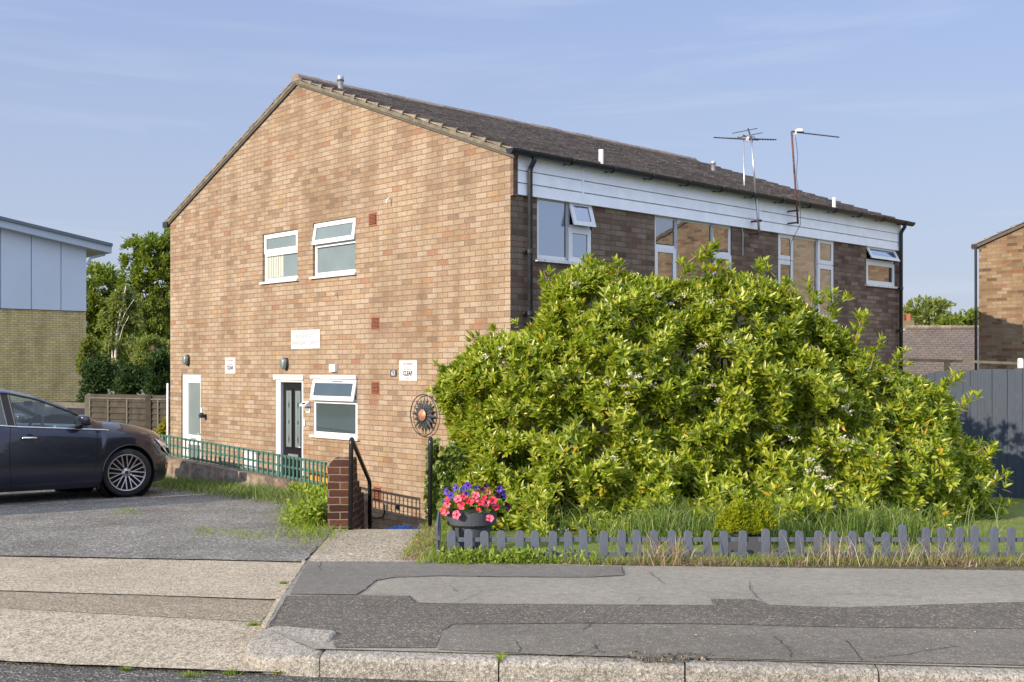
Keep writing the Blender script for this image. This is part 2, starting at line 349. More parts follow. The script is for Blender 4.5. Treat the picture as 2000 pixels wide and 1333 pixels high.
M['dry'] = leaf_mat('dry_grass_blade', [(0, (.17, .12, .06)), (.5, (.33, .26, .15)), (1, (.52, .45, .32))], .3, .1, .7, (1.1, 1, .8))
M['conifer'] = leaf_mat('conifer_leaf', [(0, (.20, .25, .01)), (1, (.36, .38, .02))], .2, .2, .6)
M['weed'] = leaf_mat('weed_leaf', [(0, (.12, .19, .02)), (.6, (.21, .29, .03)), (1, (.34, .38, .07))], .35, .25, .5)
M['ash'] = leaf_mat('ash_leaf', [(0, (.09, .13, .02)), (.6, (.17, .22, .035)), (1, (.28, .33, .07))], .45, .3, .5)
M['birch'] = leaf_mat('birch_leaf', [(0, (.14, .17, .04)), (.6, (.21, .25, .07)), (1, (.30, .32, .13))], .4, .3, .5)
M['shrub_dark'] = leaf_mat('dark_leaf', [(0, (.02, .045, .015)), (.6, (.04, .075, .02)), (1, (.07, .11, .035))], .25, .2, .6)
M['bark'] = simple('bark', (.11, .085, .06), .9, var=.4, scale=20, bump=.01)
M['birch_bark'] = simple('birch_bark', (.60, .56, .50), .8, var=.25, scale=8)
M['twig'] = simple('twig', (.22, .15, .09), .8, var=.3, scale=20)
M['wood'] = simple('weathered_wood', (.05, .043, .032), .9, var=.3, scale=6, bump=.004)
M['pale_wood'] = simple('pale_wood', (.12, .11, .085), .9, var=.25, scale=8)
def painted(name, c, stretch):
    t = NT(name); f = t.noise(14, 5, .65, stretch=stretch); k = t.noise(3, 4)
    col = t.mix(t.ramp(f, [(.35, G3(0)), (.7, G3(1))]), tuple(x * .75 for x in c), tuple(x * 1.15 for x in c))
    col = t.mix(t.ramp(t.noise(40, 5, .7), [(.68, G3(0)), (.74, G3(.6))]), col, (.25, .25, .24))
    t.col(col).set(Roughness=.7); t.bump(f, .5, .004); return t.m
M['grey_paint'] = painted('grey_painted_wood', (.042, .057, .086), (6, 6, .7))
M['picket_paint'] = painted('grey_picket_paint', (.085, .100, .135), (5, 5, .8))
M['green_paint'] = painted('green_trellis_paint', (.055, .145, .115), (5, 5, 1))
M['pot'] = simple('grey_pot', (.06, .066, .078), .5, var=.1)
M['white_paint'] = simple('white_sign', (.60, .60, .60), .4, var=.02)
M['text_grey'] = simple('lettering_grey', (.30, .31, .34), .6)
M['text_pink'] = simple('lettering_red', (.62, .16, .14), .6)
M['text_dark'] = simple('lettering_dark', (.03, .03, .04), .6)
M['slate'] = simple('slate', (.06, .065, .075), .6)
M['orange'] = simple('orange_crate', (.75, .32, .02), .5, var=.1)
M['blue_tarp'] = simple('blue_tarp', (.01, .12, .45), .45, var=.3, scale=20)
M['copper'] = simple('copper_disc', (.42, .20, .13), .5, .3, var=.3, scale=25)
M['iron'] = simple('painted_iron', (.05, .056, .064), .45, .3, var=.3, scale=30)
M['bark_rail'] = simple('black_handrail', (.015, .015, .018), .25, .2, var=.3)
M['panel'] = simple('white_cladding', (.52, .58, .66), .4, var=.04, scale=.6)
M['metal_roof'] = simple('metal_roof_edge', (.40, .46, .52), .4, .1, var=.05)
M['slate_roof'] = simple('grey_roof', (.12, .15, .18), .5, .1)

# ------------------------------------------------------------------ ground sheets
def sheet(name, pts, z, m, jit=0, step=.12, kind='structure', label=None, seed=1):
    P = []
    n = len(pts)
    for i in range(n):
        a = Vector((pts[i][0], pts[i][1])); b = Vector((pts[(i + 1) % n][0], pts[(i + 1) % n][1])); d = (b - a).length
        k = max(1, int(d / step)) if jit else 1
        for j in range(k):
            p = a.lerp(b, j / k)
            if jit:
                q = Vector((p.x * 2.3, p.y * 2.3, seed)); p = p + Vector((mnoise.noise(q * 2), mnoise.noise(q * 2 + Vector((9, 4, 2))))) * jit
                p = p + Vector((mnoise.noise(q * 9), mnoise.noise(q * 9 + Vector((9, 4, 2))))) * jit * .35
            P.append(p)
    zz = z if callable(z) else (lambda x, y: z)
    mb = MB(); mb.add([(p.x, p.y, zz(p.x, p.y)) for p in P], [tuple(range(len(P)))])
    o = mb.build(name, m, None)
    for p in o.data.polygons:
        if p.normal.z < 0: p.flip()
    tag(o, kind=kind); return o
def P2(off): return lambda x, y: zP(y) + off
nG = Vector((math.cos(A), math.sin(A)))                    # normal of the gable, in plan
LAT = 8.21; GAB = nG.x * CO.x + nG.y * CO.y
def lat_at(x, k=LAT): return (k - nG.x * x) / nG.y
def lat_px(px, k=LAT):
    x = (px - 1000) / F; Y = k / (nG.y + nG.x * x); return x * Y, Y
# kerb line (front top edge)
KA = Vector((-1.02, 5.60)); KD = Vector((.9929, -.119))
def kl(s, off=0): p = KA + KD * s + Vector((.119, .9929)) * off; return p
AB = [g(520, 1226), g(552, 1166), g(598, 1097)]             # right edge of the crossover
upper = [kl(60, .1), kl(0.0, .1), (AB[0].x, AB[0].y), (AB[1].x, AB[1].y), (AB[2].x, AB[2].y), (-60, 9.35 + .12 * 30),
         (-60, lat_at(-60)), (-1.95, lat_at(-1.95)), (-1.95, 12.55), (-1.66, 12.55), (-1.66, 11.15), (-.80, 11.15), (-.80, 12.2), (CO.x, CO.y),
         (CO.x + FX.x * 10.2, CO.y + FX.y * 10.2), (30, 50), (60, 50)]
sheet('ground', upper, P2(0), M['soil'])
sheet('ground', [(-900, -300), (900, -300), (900, 1500), (-900, 1500)], -.62, M['yard'])
sheet('road', [(-60, -30), (60, -30), kl(60, .08), kl(0, .08), kl(-60, .8)], .2, M['road'])
# crossover slabs
apz = lambda x, y: .214 - .0045 * (y - 5.75)
def ga(px, py):
    k = (py - HZ) / F; Y = 1.53 / k; return ((px - 1000) / F * Y, Y)
sheet('apron', [ga(-3000, 1290 - 122), ga(-600, 1264), ga(0, 1287), ga(500, 1308), ga(500, 1240), ga(545, 1172), ga(582, 1100), ga(595, 1090), ga(0, 1078), ga(-3000, 1014)], lambda x, y: apz(x, y) - .003, M['apron_dark'])
sheet('apron', [ga(-3000, 1290 - 120), ga(-600, 1268), ga(0, 1290), ga(250, 1301), ga(545, 1313), ga(545, 1260), ga(520, 1236), ga(512, 1214), ga(250, 1199), ga(0, 1186), ga(-600, 1160), ga(-3000, 1090)], lambda x, y: apz(x, y) + .004, M['apron'], .02, .1, seed=3)
sheet('apron', [ga(-3000, 1090), ga(-600, 1160), ga(0, 1186), ga(250, 1199), ga(505, 1214), ga(530, 1190), ga(550, 1171), ga(300, 1160), ga(0, 1151), ga(-600, 1132), ga(-3000, 1060)], lambda x, y: apz(x, y), M['apron_dark'], .012, .1, seed=4)
sheet('apron', [ga(-3000, 1060), ga(-600, 1132), ga(0, 1151), ga(300, 1160), ga(545, 1169), ga(575, 1120), ga(586, 1094), ga(300, 1089), ga(0, 1084), ga(-600, 1066), ga(-3000, 1020)], lambda x, y: apz(x, y) + .004, M['apron'], .015, .1, seed=5)
for a, b in (((0, 1186), (505, 1214)), ((0, 1151), (545, 1169))):
    pa, pb = Vector(ga(*a)), Vector(ga(*b)); d = pb - pa; nn = Vector((-d.y, d.x)).normalized() * .0035
    if a[1] > 1280: nn = nn * 1.2
    pa = pa - d * 1.5
    sheet('crack', [pa - nn, pb - nn, pb + nn, pa + nn], lambda x, y: apz(x, y) + .0065, M['crack'], .007, .03, seed=6)
# driveway and path
dr = [g(592, 1099), g(600, 1092), g(640, 1050), g(655, 1022), (-1.75, 11.3), (-1.9, 12.2), (-2.0, lat_at(-2.0) - .12), (-30, lat_at(-30) - .12), (-30, 9.6), g(-600, 1070), g(0, 1087), g(300, 1093)]
sheet('driveway', [(p[0], p[1]) for p in dr], P2(.009), M['drive'], .03, .12, seed=8)
sheet('path', [(p[0], p[1]) for p in [g(598, 1099), g(640, 1052), g(655, 1035), (-1.59, 11.14), (-.80, 11.14), g(842, 1099)]], P2(.007), M['pathc'], .006, .15, seed=9)
# pavement
def gs(name, px, off, m, jit=.01, seed=1): return sheet(name, [(lambda q: (q.x, q.y))(g(*p)) for p in px], P2(off), m, jit, .08, seed=seed)
pav = [g(520, 1228), g(552, 1166), g(600, 1098), g(840, 1098), g(1215, 1106), g(2000, 1116), (14, 8.1), (40, 5.5)]
sheet('pavement', [(p[0], p[1]) for p in pav] + [kl(41, .09), kl(0, .09)], P2(.0045), M['pave'], .006, .1)
gs('pavement', [(566, 1163), (600, 1101), (820, 1099), (1214, 1109), (1219, 1126), (1150, 1130), (1000, 1129), (860, 1127), (770, 1130), (735, 1136), (716, 1152), (696, 1164)], .009, M['pave_dark'], .008, 2)
gs('pavement', [(524, 1228), (560, 1166), (690, 1165), (800, 1167), (812, 1180), (905, 1182), (1394, 1185), (1388, 1172), (1474, 1173), (1500, 1184), (1650, 1189), (1800, 1184), (2000, 1178), (2500, 1178), (2500, 1238),
                (2000, 1231), (1650, 1228), (1400, 1222), (1150, 1220), (885, 1222), (862, 1236), (852, 1268), (655, 1268), (648, 1236), (560, 1230)], .008, M['pave_chip'], .010, 3)
gs('pavement', [(856, 1272), (864, 1238), (886, 1223), (1150, 1221), (1400, 1223), (1650, 1229), (2000, 1232), (2500, 1240), (2500, 1318), (2000, 1303), (1380, 1289), (1100, 1283)], .0085, M['pave_low'], .006, 4)
def crack(pts, wd=.004, off=.0125, seed=1):
    q = [Vector((lambda w_: (w_.x, w_.y))(g(*p))) for p in pts]; L_ = []; R_ = []; full = []
    for i in range(len(q) - 1):
        for j in range(6): full.append(q[i].lerp(q[i + 1], j / 6))
    full.append(q[-1])
    for i, p in enumerate(full):
        d = full[min(i + 1, len(full) - 1)] - full[max(0, i - 1)]; nn = Vector((-d.y, d.x)).normalized()
        o_ = Vector((mnoise.noise(Vector((p.x * 14, p.y * 14, seed))), mnoise.noise(Vector((p.x * 14, p.y * 14, seed + 5))))) * .018
        ww = wd * (.5 + random.random()) * (1 if 0 < i < len(full) - 1 else .1)
        L_.append(p + o_ + nn * ww); R_.append(p + o_ - nn * ww)
    P = L_ + R_[::-1]; n = len(full)
    mb = MB(); mb.add([(p.x, p.y, zP(p.y) + off) for p in P], [(i, i + 1, 2 * n - 2 - i, 2 * n - 1 - i) for i in range(n - 1)])
    return tag(mb.build('crack', M['crack']), kind='structure')
for i, c_ in enumerate([[(1214, 1108), (1220, 1127)], [(1219, 1127), (1150, 1131), (1000, 1130), (860, 1128), (770, 1131), (735, 1137), (716, 1153), (696, 1165)], [(566, 1163), (696, 1165), (800, 1167), (812, 1181), (905, 1183), (1150, 1184), (1394, 1186)],
                        [(1462, 1137), (1466, 1155), (1480, 1172), (1500, 1185)], [(1265, 1118), (1285, 1132), (1300, 1145)], [(895, 1180), (940, 1160), (985, 1153)], [(880, 1146), (897, 1163)],
                        [(1506, 1245), (1530, 1262), (1547, 1278), (1545, 1290)], [(1652, 1254), (1668, 1272), (1684, 1296)], [(1085, 1290), (1160, 1272), (1170, 1262)], [(1160, 1262), (1168, 1275), (1150, 1284)], [(1700, 1290), (1760, 1284), (1840, 1270), (1880, 1266)],
                        [(1140, 1238), (1150, 1225), (1165, 1218)], [(630, 1100), (622, 1110), (628, 1118)], [(1010, 1255), (1015, 1280)], [(1275, 1290), (1310, 1283), (1360, 1281)], [(524, 1229), (548, 1195), (560, 1166)], [(1600, 1166), (1700, 1163), (1800, 1172)],
                        [(1930, 1150), (2000, 1146)], [(862, 1238), (886, 1223), (1150, 1221), (1400, 1223), (1650, 1229)], [(1240, 1180), (1258, 1168)]]):
    crack(c_, .0030 if i < 3 else .0020, seed=i)
# broken asphalt by the kerb
mb = MB()
for k in range(70):
    px_ = random.gauss(1300, 55); py_ = 1283 + (px_ - 1180) * .02 + random.uniform(-6, 9); q = g(px_, py_); r_ = random.uniform(.004, .013)
    mb.box(q.x - r_, q.x + r_, q.y - r_ * .8, q.y + r_ * .8, q.z + .002, q.z + .008 + r_)
tag(mb.build('loose_chippings', M['pave_chip']), kind='stuff', label='loose dark chippings where the asphalt breaks up beside the kerb', cat='gravel')
# concrete edging between crossover and pavement
mb = MB()
for a, b in ((AB[1], AB[2]), (AB[0], AB[1])):
    n_ = 5
    for j in range(n_):
        p = a.lerp(b, (j + .03) / n_); q = a.lerp(b, (j + .97) / n_); zz = (p.z + q.z) / 2
        mb.beam((p.x - .015, p.y, zz - .062), (q.x - .015, q.y, zz - .062), .035, .135)
tag(mb.build('kerb', M['apron'], bevel=.006), kind='structure')
# kerb stones
def kerb_stone(s0, s1):
    m_ = MB(); prof = [(0, -.11), (.0, .085), (.012, .103), (.035, .112), (.125, .116), (.125, -.11)]
    vs = []; ns = 8
    for i in range(ns + 1):
        s = s0 + (s1 - s0) * i / ns
        for j, (o_, h_) in enumerate(prof):
            p = kl(s, o_); h_ = h_ + ((zP(kl(s, .125).y) - .318 + .002) if j in (1, 2, 3, 4) else 0); jx = mnoise.noise(Vector((s * 6, j, 3))) * .005 * (1 < j + 1 < 6)
            vs.append((p.x, p.y + jx, .2 + h_ + jx))
    k = len(prof); fs = [(i * k + j, i * k + (j + 1) % k, (i + 1) * k + (j + 1) % k, (i + 1) * k + j) for i in range(ns) for j in range(k)]
    fs += [tuple(range(k)), tuple(ns * k + j for j in range(k))[::-1]]
    m_.add(vs, fs); tag(m_.build('kerb', M['kerb']), kind='structure')
s = .06
for k in range(9): kerb_stone(s, s + .897); s += .905
# transition kerb stone at the end of the crossover (rounded end)
m_ = MB(); q0 = kl(.05, 0); q1 = kl(.05, .125)
top = [(q0.x + .01, q0.y, .306), (q1.x + .01, q1.y + .33, .331), (-1.32, 6.25, .315), (-1.41, 6.18, .293), (-1.425, 5.98, .266), (-1.38, 5.80, .256), (-1.26, 5.67, .272), (-1.13, 5.63, .292)]
ob = []
vs = [(x, y, z) for x, y, z in top] + [(x + (0 if i in (1, 2, 3) else (.0)), y - (.02 if i not in (1, 2, 3) else 0), .1) for i, (x, y, z) in enumerate(top)]
n = len(top); m_.add(vs, [tuple(range(n)), tuple(range(n, 2 * n))[::-1]] + [(i, (i + 1) % n, n + (i + 1) % n, n + i) for i in range(n)])
tag(m_.build('kerb', M['kerb'], bevel=.022), kind='structure')
# manhole-coloured yellow leaf / marking scrap on the road
sheet('road_marking', [ga(478, 1334), ga(492, 1328), ga(520, 1326), ga(545, 1328), ga(540, 1336), ga(500, 1345)], .2045, simple('yellow_marking', (.55, .40, .14), .8, var=.2, scale=30), .01, .05)
# lawn
sheet('lawn', [(-.78, 9.02), (0, 8.95), (4, 8.9), (14, 8.6), (14, 25), (11.2, 25), (.1, 14.35), (-.76, 12.25), (-.76, 11.2)], P2(.004), M['lawn'])

# ------------------------------------------------------------------ houses
def clip(poly, a, b, c):      # keep a*u+b*v<=c
    o_ = []
    for i in range(len(poly)):
        p, q = poly[i], poly[(i + 1) % len(poly)]; fp_ = a * p[0] + b * p[1] - c; fq = a * q[0] + b * q[1] - c
        if fp_ <= 0: o_.append(p)
        if fp_ * fq < 0: k = fp_ / (fp_ - fq); o_.append((p[0] + (q[0] - p[0]) * k, p[1] + (q[1] - p[1]) * k))
    return o_
def wall_faces(mb, M_, us, vs, holes, clips=(), depth=.16):
    """holes = (u0,u1,v0,v1); M_(u,v,d) maps to local space (d outward)"""
    U = sorted(set(list(us) + [h[i] for h in holes for i in (0, 1)])); V = sorted(set(list(vs) + [h[i] for h in holes for i in (2, 3)]))
    for i in range(len(U) - 1):
        for j in range(len(V) - 1):
            uc = (U[i] + U[i + 1]) / 2; vc = (V[j] + V[j + 1]) / 2
            if any(h[0] < uc < h[1] and h[2] < vc < h[3] for h in holes): continue
            poly = [(U[i], V[j]), (U[i + 1], V[j]), (U[i + 1], V[j + 1]), (U[i], V[j + 1])]
            for cl in clips: poly = clip(poly, *cl) if len(poly) > 2 else []
            if len(poly) > 2: mb.add([M_(u, v, 0) for u, v in poly], [tuple(range(len(poly)))])
    for u0, u1, v0, v1 in holes:
        for a, b in (((u0, v0), (u1, v0)), ((u1, v0), (u1, v1)), ((u1, v1), (u0, v1)), ((u0, v1), (u0, v0))):
            mb.add([M_(a[0], a[1], 0), M_(b[0], b[1], 0), M_(b[0], b[1], -depth), M_(a[0], a[1], -depth)], [(0, 1, 2, 3)])
MG = lambda u, v, d: Vector((-d, u, v))            # gable: local x=-d, y=s
MF = lambda u, v, d: Vector((u, -d, v))            # front wall
WBASE = -.62; LEN = 10.28; WID = 9.33
EAVE = 4.50; APEX = 6.32; MID = 4.96
PITCH = math.atan2(APEX - EAVE, MID)
def wall_uv(co, n):
    return (co.y, co.z) if abs(n.x) > abs(n.y) else (co.x + .1, co.z)
def house(name, label, loc, rz, brick, gable_holes, front_holes, length=LEN, roofm=None):
    H = thing(name, label, 'house', loc, rz)
    mb = MB(); mid = MID; sl_ = (APEX - EAVE) / mid
    sr_ = (APEX - EAVE) / (WID - mid); cl = [(-sl_, 1, EAVE), (sr_, 1, EAVE + sr_ * WID)]
    wall_faces(mb, MG, [0, mid, WID], [WBASE, EAVE, APEX + .1], gable_holes, cl)
    wall_faces(mb, lambda u, v, d: Vector((length + d, u, v)), [0, mid, WID], [WBASE, EAVE, APEX + .1], [], cl)
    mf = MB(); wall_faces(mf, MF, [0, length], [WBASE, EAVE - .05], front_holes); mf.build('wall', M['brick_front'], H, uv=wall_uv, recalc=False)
    wall_faces(mb, lambda u, v, d: Vector((u, WID + d, v)), [0, length], [WBASE, EAVE - .05], [])
    mb.build('wall', brick, H, uv=wall_uv, recalc=False)
    # dark inside faces so that the openings are not see-through
    return H
def tiled_roof(H, length, mat, gauge=.31, tw=.30, over=.05, eave_out=.16, seedv=3):
    rnd = random.Random(seedv); sl = math.hypot(MID, APEX - EAVE); n = int(math.ceil((sl + eave_out) / gauge)); mb = MB(); mb2 = MB()
    zoff = .05
    for side, B in ((0, mb), (1, mb2)):
        for r in range(n):
            d0 = -eave_out + r * gauge; d1 = d0 + gauge * 1.12; x = -over + (-.0 if r % 2 == 0 else -.0)
            x0 = -over - (0 if r % 2 == 0 else tw / 2); c = 0
            while x0 < length + over - .01:
                a = max(x0, -over); b_ = min(x0 + tw, length + over); x0 += tw
                lift = .004 + rnd.uniform(-.002, .003) ; ll = rnd.uniform(-.004, .004)
                def PT(x, d, h):
                    y = d * math.cos(PITCH) - h * math.sin(PITCH); z = EAVE + zoff + d * math.sin(PITCH) + h * math.cos(PITCH)
                    return (x, y if side == 0 else WID - y * (WID - MID) / MID, z)
                d1c = min(d1, sl + .03); t_ = .036 + lift
                p = [PT(a + .002, d0 + ll, -.004), PT(b_ - .002, d0 + ll, -.004), PT(a + .002, d0 + ll, t_), PT(b_ - .002, d0 + ll, t_ + rnd.uniform(-.001, .001)), PT(a + .002, d1c, .006), PT(b_ - .002, d1c, .006)]
                f = [(0, 1, 3, 2), (2, 3, 5, 4), (0, 2, 4), (1, 5, 3), (0, 4, 5, 1)]
                B.add(p, f)
    rf = mb.build('roof', mat, H); mb2.build('roof', mat, H)
    return rf
s_of = lambda px, py=700: gp(px, py)[0]
def grect(x0, x1, yt, yb):   # pixel box on the gable (x0 left, x1 right; y values at the given x's middle)
    s1 = gp(x0, 700)[0]; s0 = gp(x1, 700)[0]; xm = (x0 + x1) / 2
    return (s0, s1, gp(xm, yb)[1], gp(xm, yt)[1])
def frect(x0, x1, yt, yb, xr=None):
    t0 = fp(x0, 700)[0]; t1 = fp(x1, 700)[0]; xm = xr if xr is not None else (x0 + x1) / 2
    return (t0, t1, fp(xm, yb)[1], fp(xm, yt)[1])
W_ul = grect(513, 581, 453.5, 548.5); W_ur = grect(611, 694, 430, 537)
D_l = (grect(354, 392, 731, 900)[0], grect(354, 392, 731, 900)[1], -.50, grect(354, 392, 731, 900)[3])
_d = grect(538, 592, 738.5, 900); D_m = (_d[0], _d[1], -.52, _d[3])
W_lo = grect(612, 698, 739, 853)
FA = frect(1049, 1156, 380, 506, 1049); FB = frect(1279, 1430, 418, 566, 1279); FB = (FB[0], FB[1], FA[2] - .58, fp(1355, 428)[1])
FCw = frect(1520, 1629, 453, 600, 1520); FCw = (FCw[0], FCw[1], FB[2], fp(1575, 462)[1]); FDw = frect(1692, 1748, 478, 558, 1720)
FDw = (FDw[0], FDw[1], fp(1720, 558)[1], fp(1720, 482)[1])
house1 = house('brick_house', 'long pale brown brick house with tiled roof behind the big green bush', CO, A, M['brick'],
               [W_ul, W_ur, D_l, D_m, W_lo], [FA, FB, FCw, FDw])
tiled_roof(house1, LEN, M['tile'])
# ridge tiles, verge mortar and clips
mb = MB(); n_ = 24
for k in range(n_):
    x0 = -.05 + k * (LEN + .1) / n_; x1 = x0 + (LEN + .1) / n_ * 1.02; ss = 6
    vs = []; dz_ = random.uniform(-.006, .008)
    for x in (x0, x1):
        for j in range(ss + 1):
            a = math.pi * j / ss; vs.append((x, MID + .12 * math.cos(a), APEX + .005 + dz_ + .12 * math.sin(a)))
    mb.add(vs, [(j, j + 1, ss + 2 + j, ss + 1 + j) for j in range(ss)] + [tuple(range(ss + 1)), tuple(range(ss + 1, 2 * ss + 2))[::-1]])
mb.build('ridge_tiles', M['tile'], house1)
def slope_pt(x, d, h, side):
    y = d * math.cos(PITCH) - h * math.sin(PITCH); z = EAVE + d * math.sin(PITCH) + h * math.cos(PITCH)
    return Vector((x, y if side == 0 else WID - y * (WID - MID) / MID, z))
SL = math.hypot(MID, APEX - EAVE)
for side in (0, 1):
    mb = MB(); k = 0; d = -.14
    while d < SL - .02:
        d2 = min(d + .31, SL)
        mb.add([slope_pt(x, dd, h, side) for x in (-.045, .03) for dd in (d, d2) for h in ((-.012, .045) if dd == d else (-.012, .036))], [(0, 1, 3, 2), (4, 6, 7, 5), (0, 4, 5, 1), (2, 3, 7, 6), (0, 2, 6, 4), (1, 5, 7, 3)])
        d += .31
    mb.build('verge_mortar', M['cement'], house1)
for k in range(1, 16):
    d = -.16 + k * .31; mb = MB(); mb.beam(slope_pt(-.055, d + .006, .035, 0), slope_pt(-.055, d - .006, .098, 0), .022, .012); mb.beam(slope_pt(-.055, d - .006, .098, 0), slope_pt(.02, d - .006, .10, 0), .02, .008); mb.build('verge_clip', M['cement'], house1)
# soffit / barge closing strip, dark line under verge
mb = MB(); 
for side in (0, 1): mb.beam(slope_pt(-.02, -.14, -.03, side), slope_pt(-.02, SL - .01, -.03, side), .03, .03)
mb.build('undercloak', simple('undercloak', (.10, .09, .08), .9), house1)
# rain gutter, brackets, downpipes
def gutter(H, y, z, x0, x1, r=.058):
    mb = MB(); ss = 8; vs = []; fs = []
    for x in (x0, x1):
        for rr in (r, r - .006):
            for j in range(ss + 1):
                a = math.pi + math.pi * j / ss; vs.append((x, y + rr * math.cos(a), z + rr * math.sin(a)))
    k = ss + 1
    for j in range(ss): fs += [(j, j + 1, 2 * k + j + 1, 2 * k + j), (k + j, 3 * k + j, 3 * k + j + 1, k + j + 1)]
    fs += [(0, 2 * k, 3 * k, k), (ss, k + ss, 3 * k + ss, 2 * k + ss), tuple(range(k)), tuple(range(2 * k, 3 * k))]
    mb.add(vs, fs); return mb.build('gutter', M['black_plastic'], H, smooth=False)
gutter(house1, -.16, EAVE + .012, -.17, LEN + .14, .070)
for k in range(12):
    x = .95 + k * .83; mb = MB(); mb.tube([(x, -.16 + .075 * math.cos(math.pi + math.pi * q / 8), EAVE + .012 + .075 * math.sin(math.pi + math.pi * q / 8)) for q in range(9)], .011, 6)
    mb.box(x - .012, x + .012, -.10, -.02, EAVE - .05, EAVE - .02)
    mb.build('gutter_bracket', M['black_plastic'], house1)
for x in (.27, LEN - .15):
    mb = MB(); mb.tube([(x, -.16, EAVE + .0), (x, -.16, EAVE - .09), (x, -.10, EAVE - .17), (x, -.085, EAVE - .22), (x, -.085, -.2)], .034, 12)
    dp = mb.build('downpipe', M['black_plastic'], house1, smooth=True)
    for zc in (3.25, 2.45, 1.2):
        m2 = MB(); m2.lathe([(.036, -.03), (.042, -.025), (.042, .025), (.036, .03)], (x, -.085, zc), 12); m2.box(x - .06, x + .06, -.05, -.002, zc - .012, zc + .012)
        m2.build('pipe_clip', M['black_plastic'], dp)
# white fascia cladding: three boards and joint strips
FZ0 = 3.97; x_a = fp(1006, 400)[0]; x_b = LEN - .06
for k in range(3):
    mb = MB(); z0 = FZ0 + k * .16; top_ = min(z0 + .152, EAVE - .02) if k < 2 else EAVE - .03
    for xa, xb in ((x_a, fp(1133, 400)[0] - .01), (fp(1133, 400)[0] + .02, fp(1479, 450)[0] - .01), (fp(1479, 450)[0] + .02, x_b)):
        mb.add([(x, y, z) for x in (xa, xb) for y, z in ((-.002, z0), (-.050, z0), (-.034, top_), (-.002, top_))], [(0, 1, 2, 3), (7, 6, 5, 4), (0, 4, 5, 1), (1, 5, 6, 2), (2, 6, 7, 3), (3, 7, 4, 0)])
    mb.build('fascia_board', M['fascia'], house1)
for px_ in (1133, 1479): x = fp(px_, 400)[0]; mb = MB(); mb.box(x - .012, x + .022, -.054, -.002, FZ0 - .005, EAVE - .04); mb.build('joint_strip', M['fascia'], house1)
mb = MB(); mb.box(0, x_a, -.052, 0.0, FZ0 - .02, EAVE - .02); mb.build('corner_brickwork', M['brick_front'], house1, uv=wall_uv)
# soffit under the tiles
mb = MB(); mb.box(-.03, LEN + .03, -.13, 0.0, EAVE - .018, EAVE + .02); mb.build('soffit', M['fascia'], house1)

def window(H, Mx, r, rows, frame=.05, pane='glass', sill=True, sill_ext=.04, recess=.045, name='window', curtain=False, surround=None):
    """rows: list of (u0f,u1f,v0f,v1f,tilt,pane) fractions of opening"""
    u0, u1, v0, v1 = r; mb = MB(); dd = -recess
    fr = .058
    for a in ((u0, u1, v0, v0 + fr), (u0, u1, v1 - fr, v1), (u0, u0 + fr, v0 + fr, v1 - fr), (u1 - fr, u1, v0 + fr, v1 - fr)):
        mb.box(a[0], a[1], a[2], a[3], dd - .06, dd, Mx)
    U = sorted({q for w_ in rows for q in w_[:2]}); 
    seen = set()
    for a, b, c, d, tilt, pn in rows:      # mullions between cells
        for q in (a, b):
            if 0 < q < 1 and (q, 'u', c, d) not in seen: mb.box(u0 + (u1 - u0) * q - .034, u0 + (u1 - u0) * q + .034, v0 + (v1 - v0) * c + .03 * (c == 0), v0 + (v1 - v0) * d - .03 * (d == 1), dd - .055, dd + .010, Mx); seen.add((q, 'u', c, d))
        for q in (c, d):
            if 0 < q < 1 and (a, b, q, 'v') not in seen: mb.box(u0 + (u1 - u0) * a + .03, u0 + (u1 - u0) * b - .03, v0 + (v1 - v0) * q - .034, v0 + (v1 - v0) * q + .034, dd - .056, dd + .008, Mx); seen.add((a, b, q, 'v'))
    fo = mb.build(name, M['upvc'], H)
    for a, b, c, d, tilt, pn in rows:
        ua = u0 + (u1 - u0) * a + .020; ub = u0 + (u1 - u0) * b - .020; va = v0 + (v1 - v0) * c + .020; vb = v0 + (v1 - v0) * d - .020
        sash = tilt is not None
        tl = R(tilt or 0)
        def T(u, v, q, vb=vb, tl=tl):
            h = vb - v; return Mx(u, vb - h * math.cos(tl) + (q) * math.sin(tl) * 0, dd + q + h * math.sin(tl))
        w_ = .058 if sash else .026
        if sash:
            ms = MB()
            for z_ in ((ua - .012, ub + .012, va - .012, va + w_), (ua - .012, ub + .012, vb - w_, vb + .012), (ua - .012, ua + w_, va + w_, vb - w_), (ub - w_, ub + .012, va + w_, vb - w_)):
                ms.box(z_[0], z_[1], z_[2], z_[3], .0, .022, T)
            so = ms.build('sash', M['upvc'], fo)
        mg = MB(); mg.box(ua + w_, ub - w_, va + w_, vb - w_, -.012 if not sash else -.004, -.006 if not sash else .008, T)
        mg.build('pane', M[pn], fo)
        mk = MB()   # black gasket
        wg = w_ - .004
        for z_ in ((ua + wg, ub - wg, va + wg, va + w_ + .006), (ua + wg, ub - wg, vb - w_ - .006, vb - wg), (ua + wg, ua + w_ + .006, va + w_, vb - w_), (ub - w_ - .006, ub - wg, va + w_, vb - w_)):
            mk.box(z_[0], z_[1], z_[2], z_[3], -.005, .0105 if sash else -.003, T)
        mk.build('gasket', M['slate'], fo)
    # dark room behind
    mr = MB(); mr.box(u0 + .005, u1 - .005, v0 + .005, v1 - .005, -.30, dd - .07, Mx); mr.build('room_lining', M['dark_gap'], fo)
    if sill:
        ms = MB(); ms.box(u0 - sill_ext, u1 + sill_ext, v0 - .035, v0 + .0, -.05, .045, Mx); ms.build('sill', M['sill'], fo)
    return fo
win1 = window(house1, MG, W_ul, [(0, 1, .58, 1, 0, 'glass_net'), (0, 1, 0, .58, None, 'glass_net')])
window(house1, MG, W_ur, [(0, 1, .58, 1, 9, 'glass_net'), (0, 1, 0, .58, None, 'glass_net')])
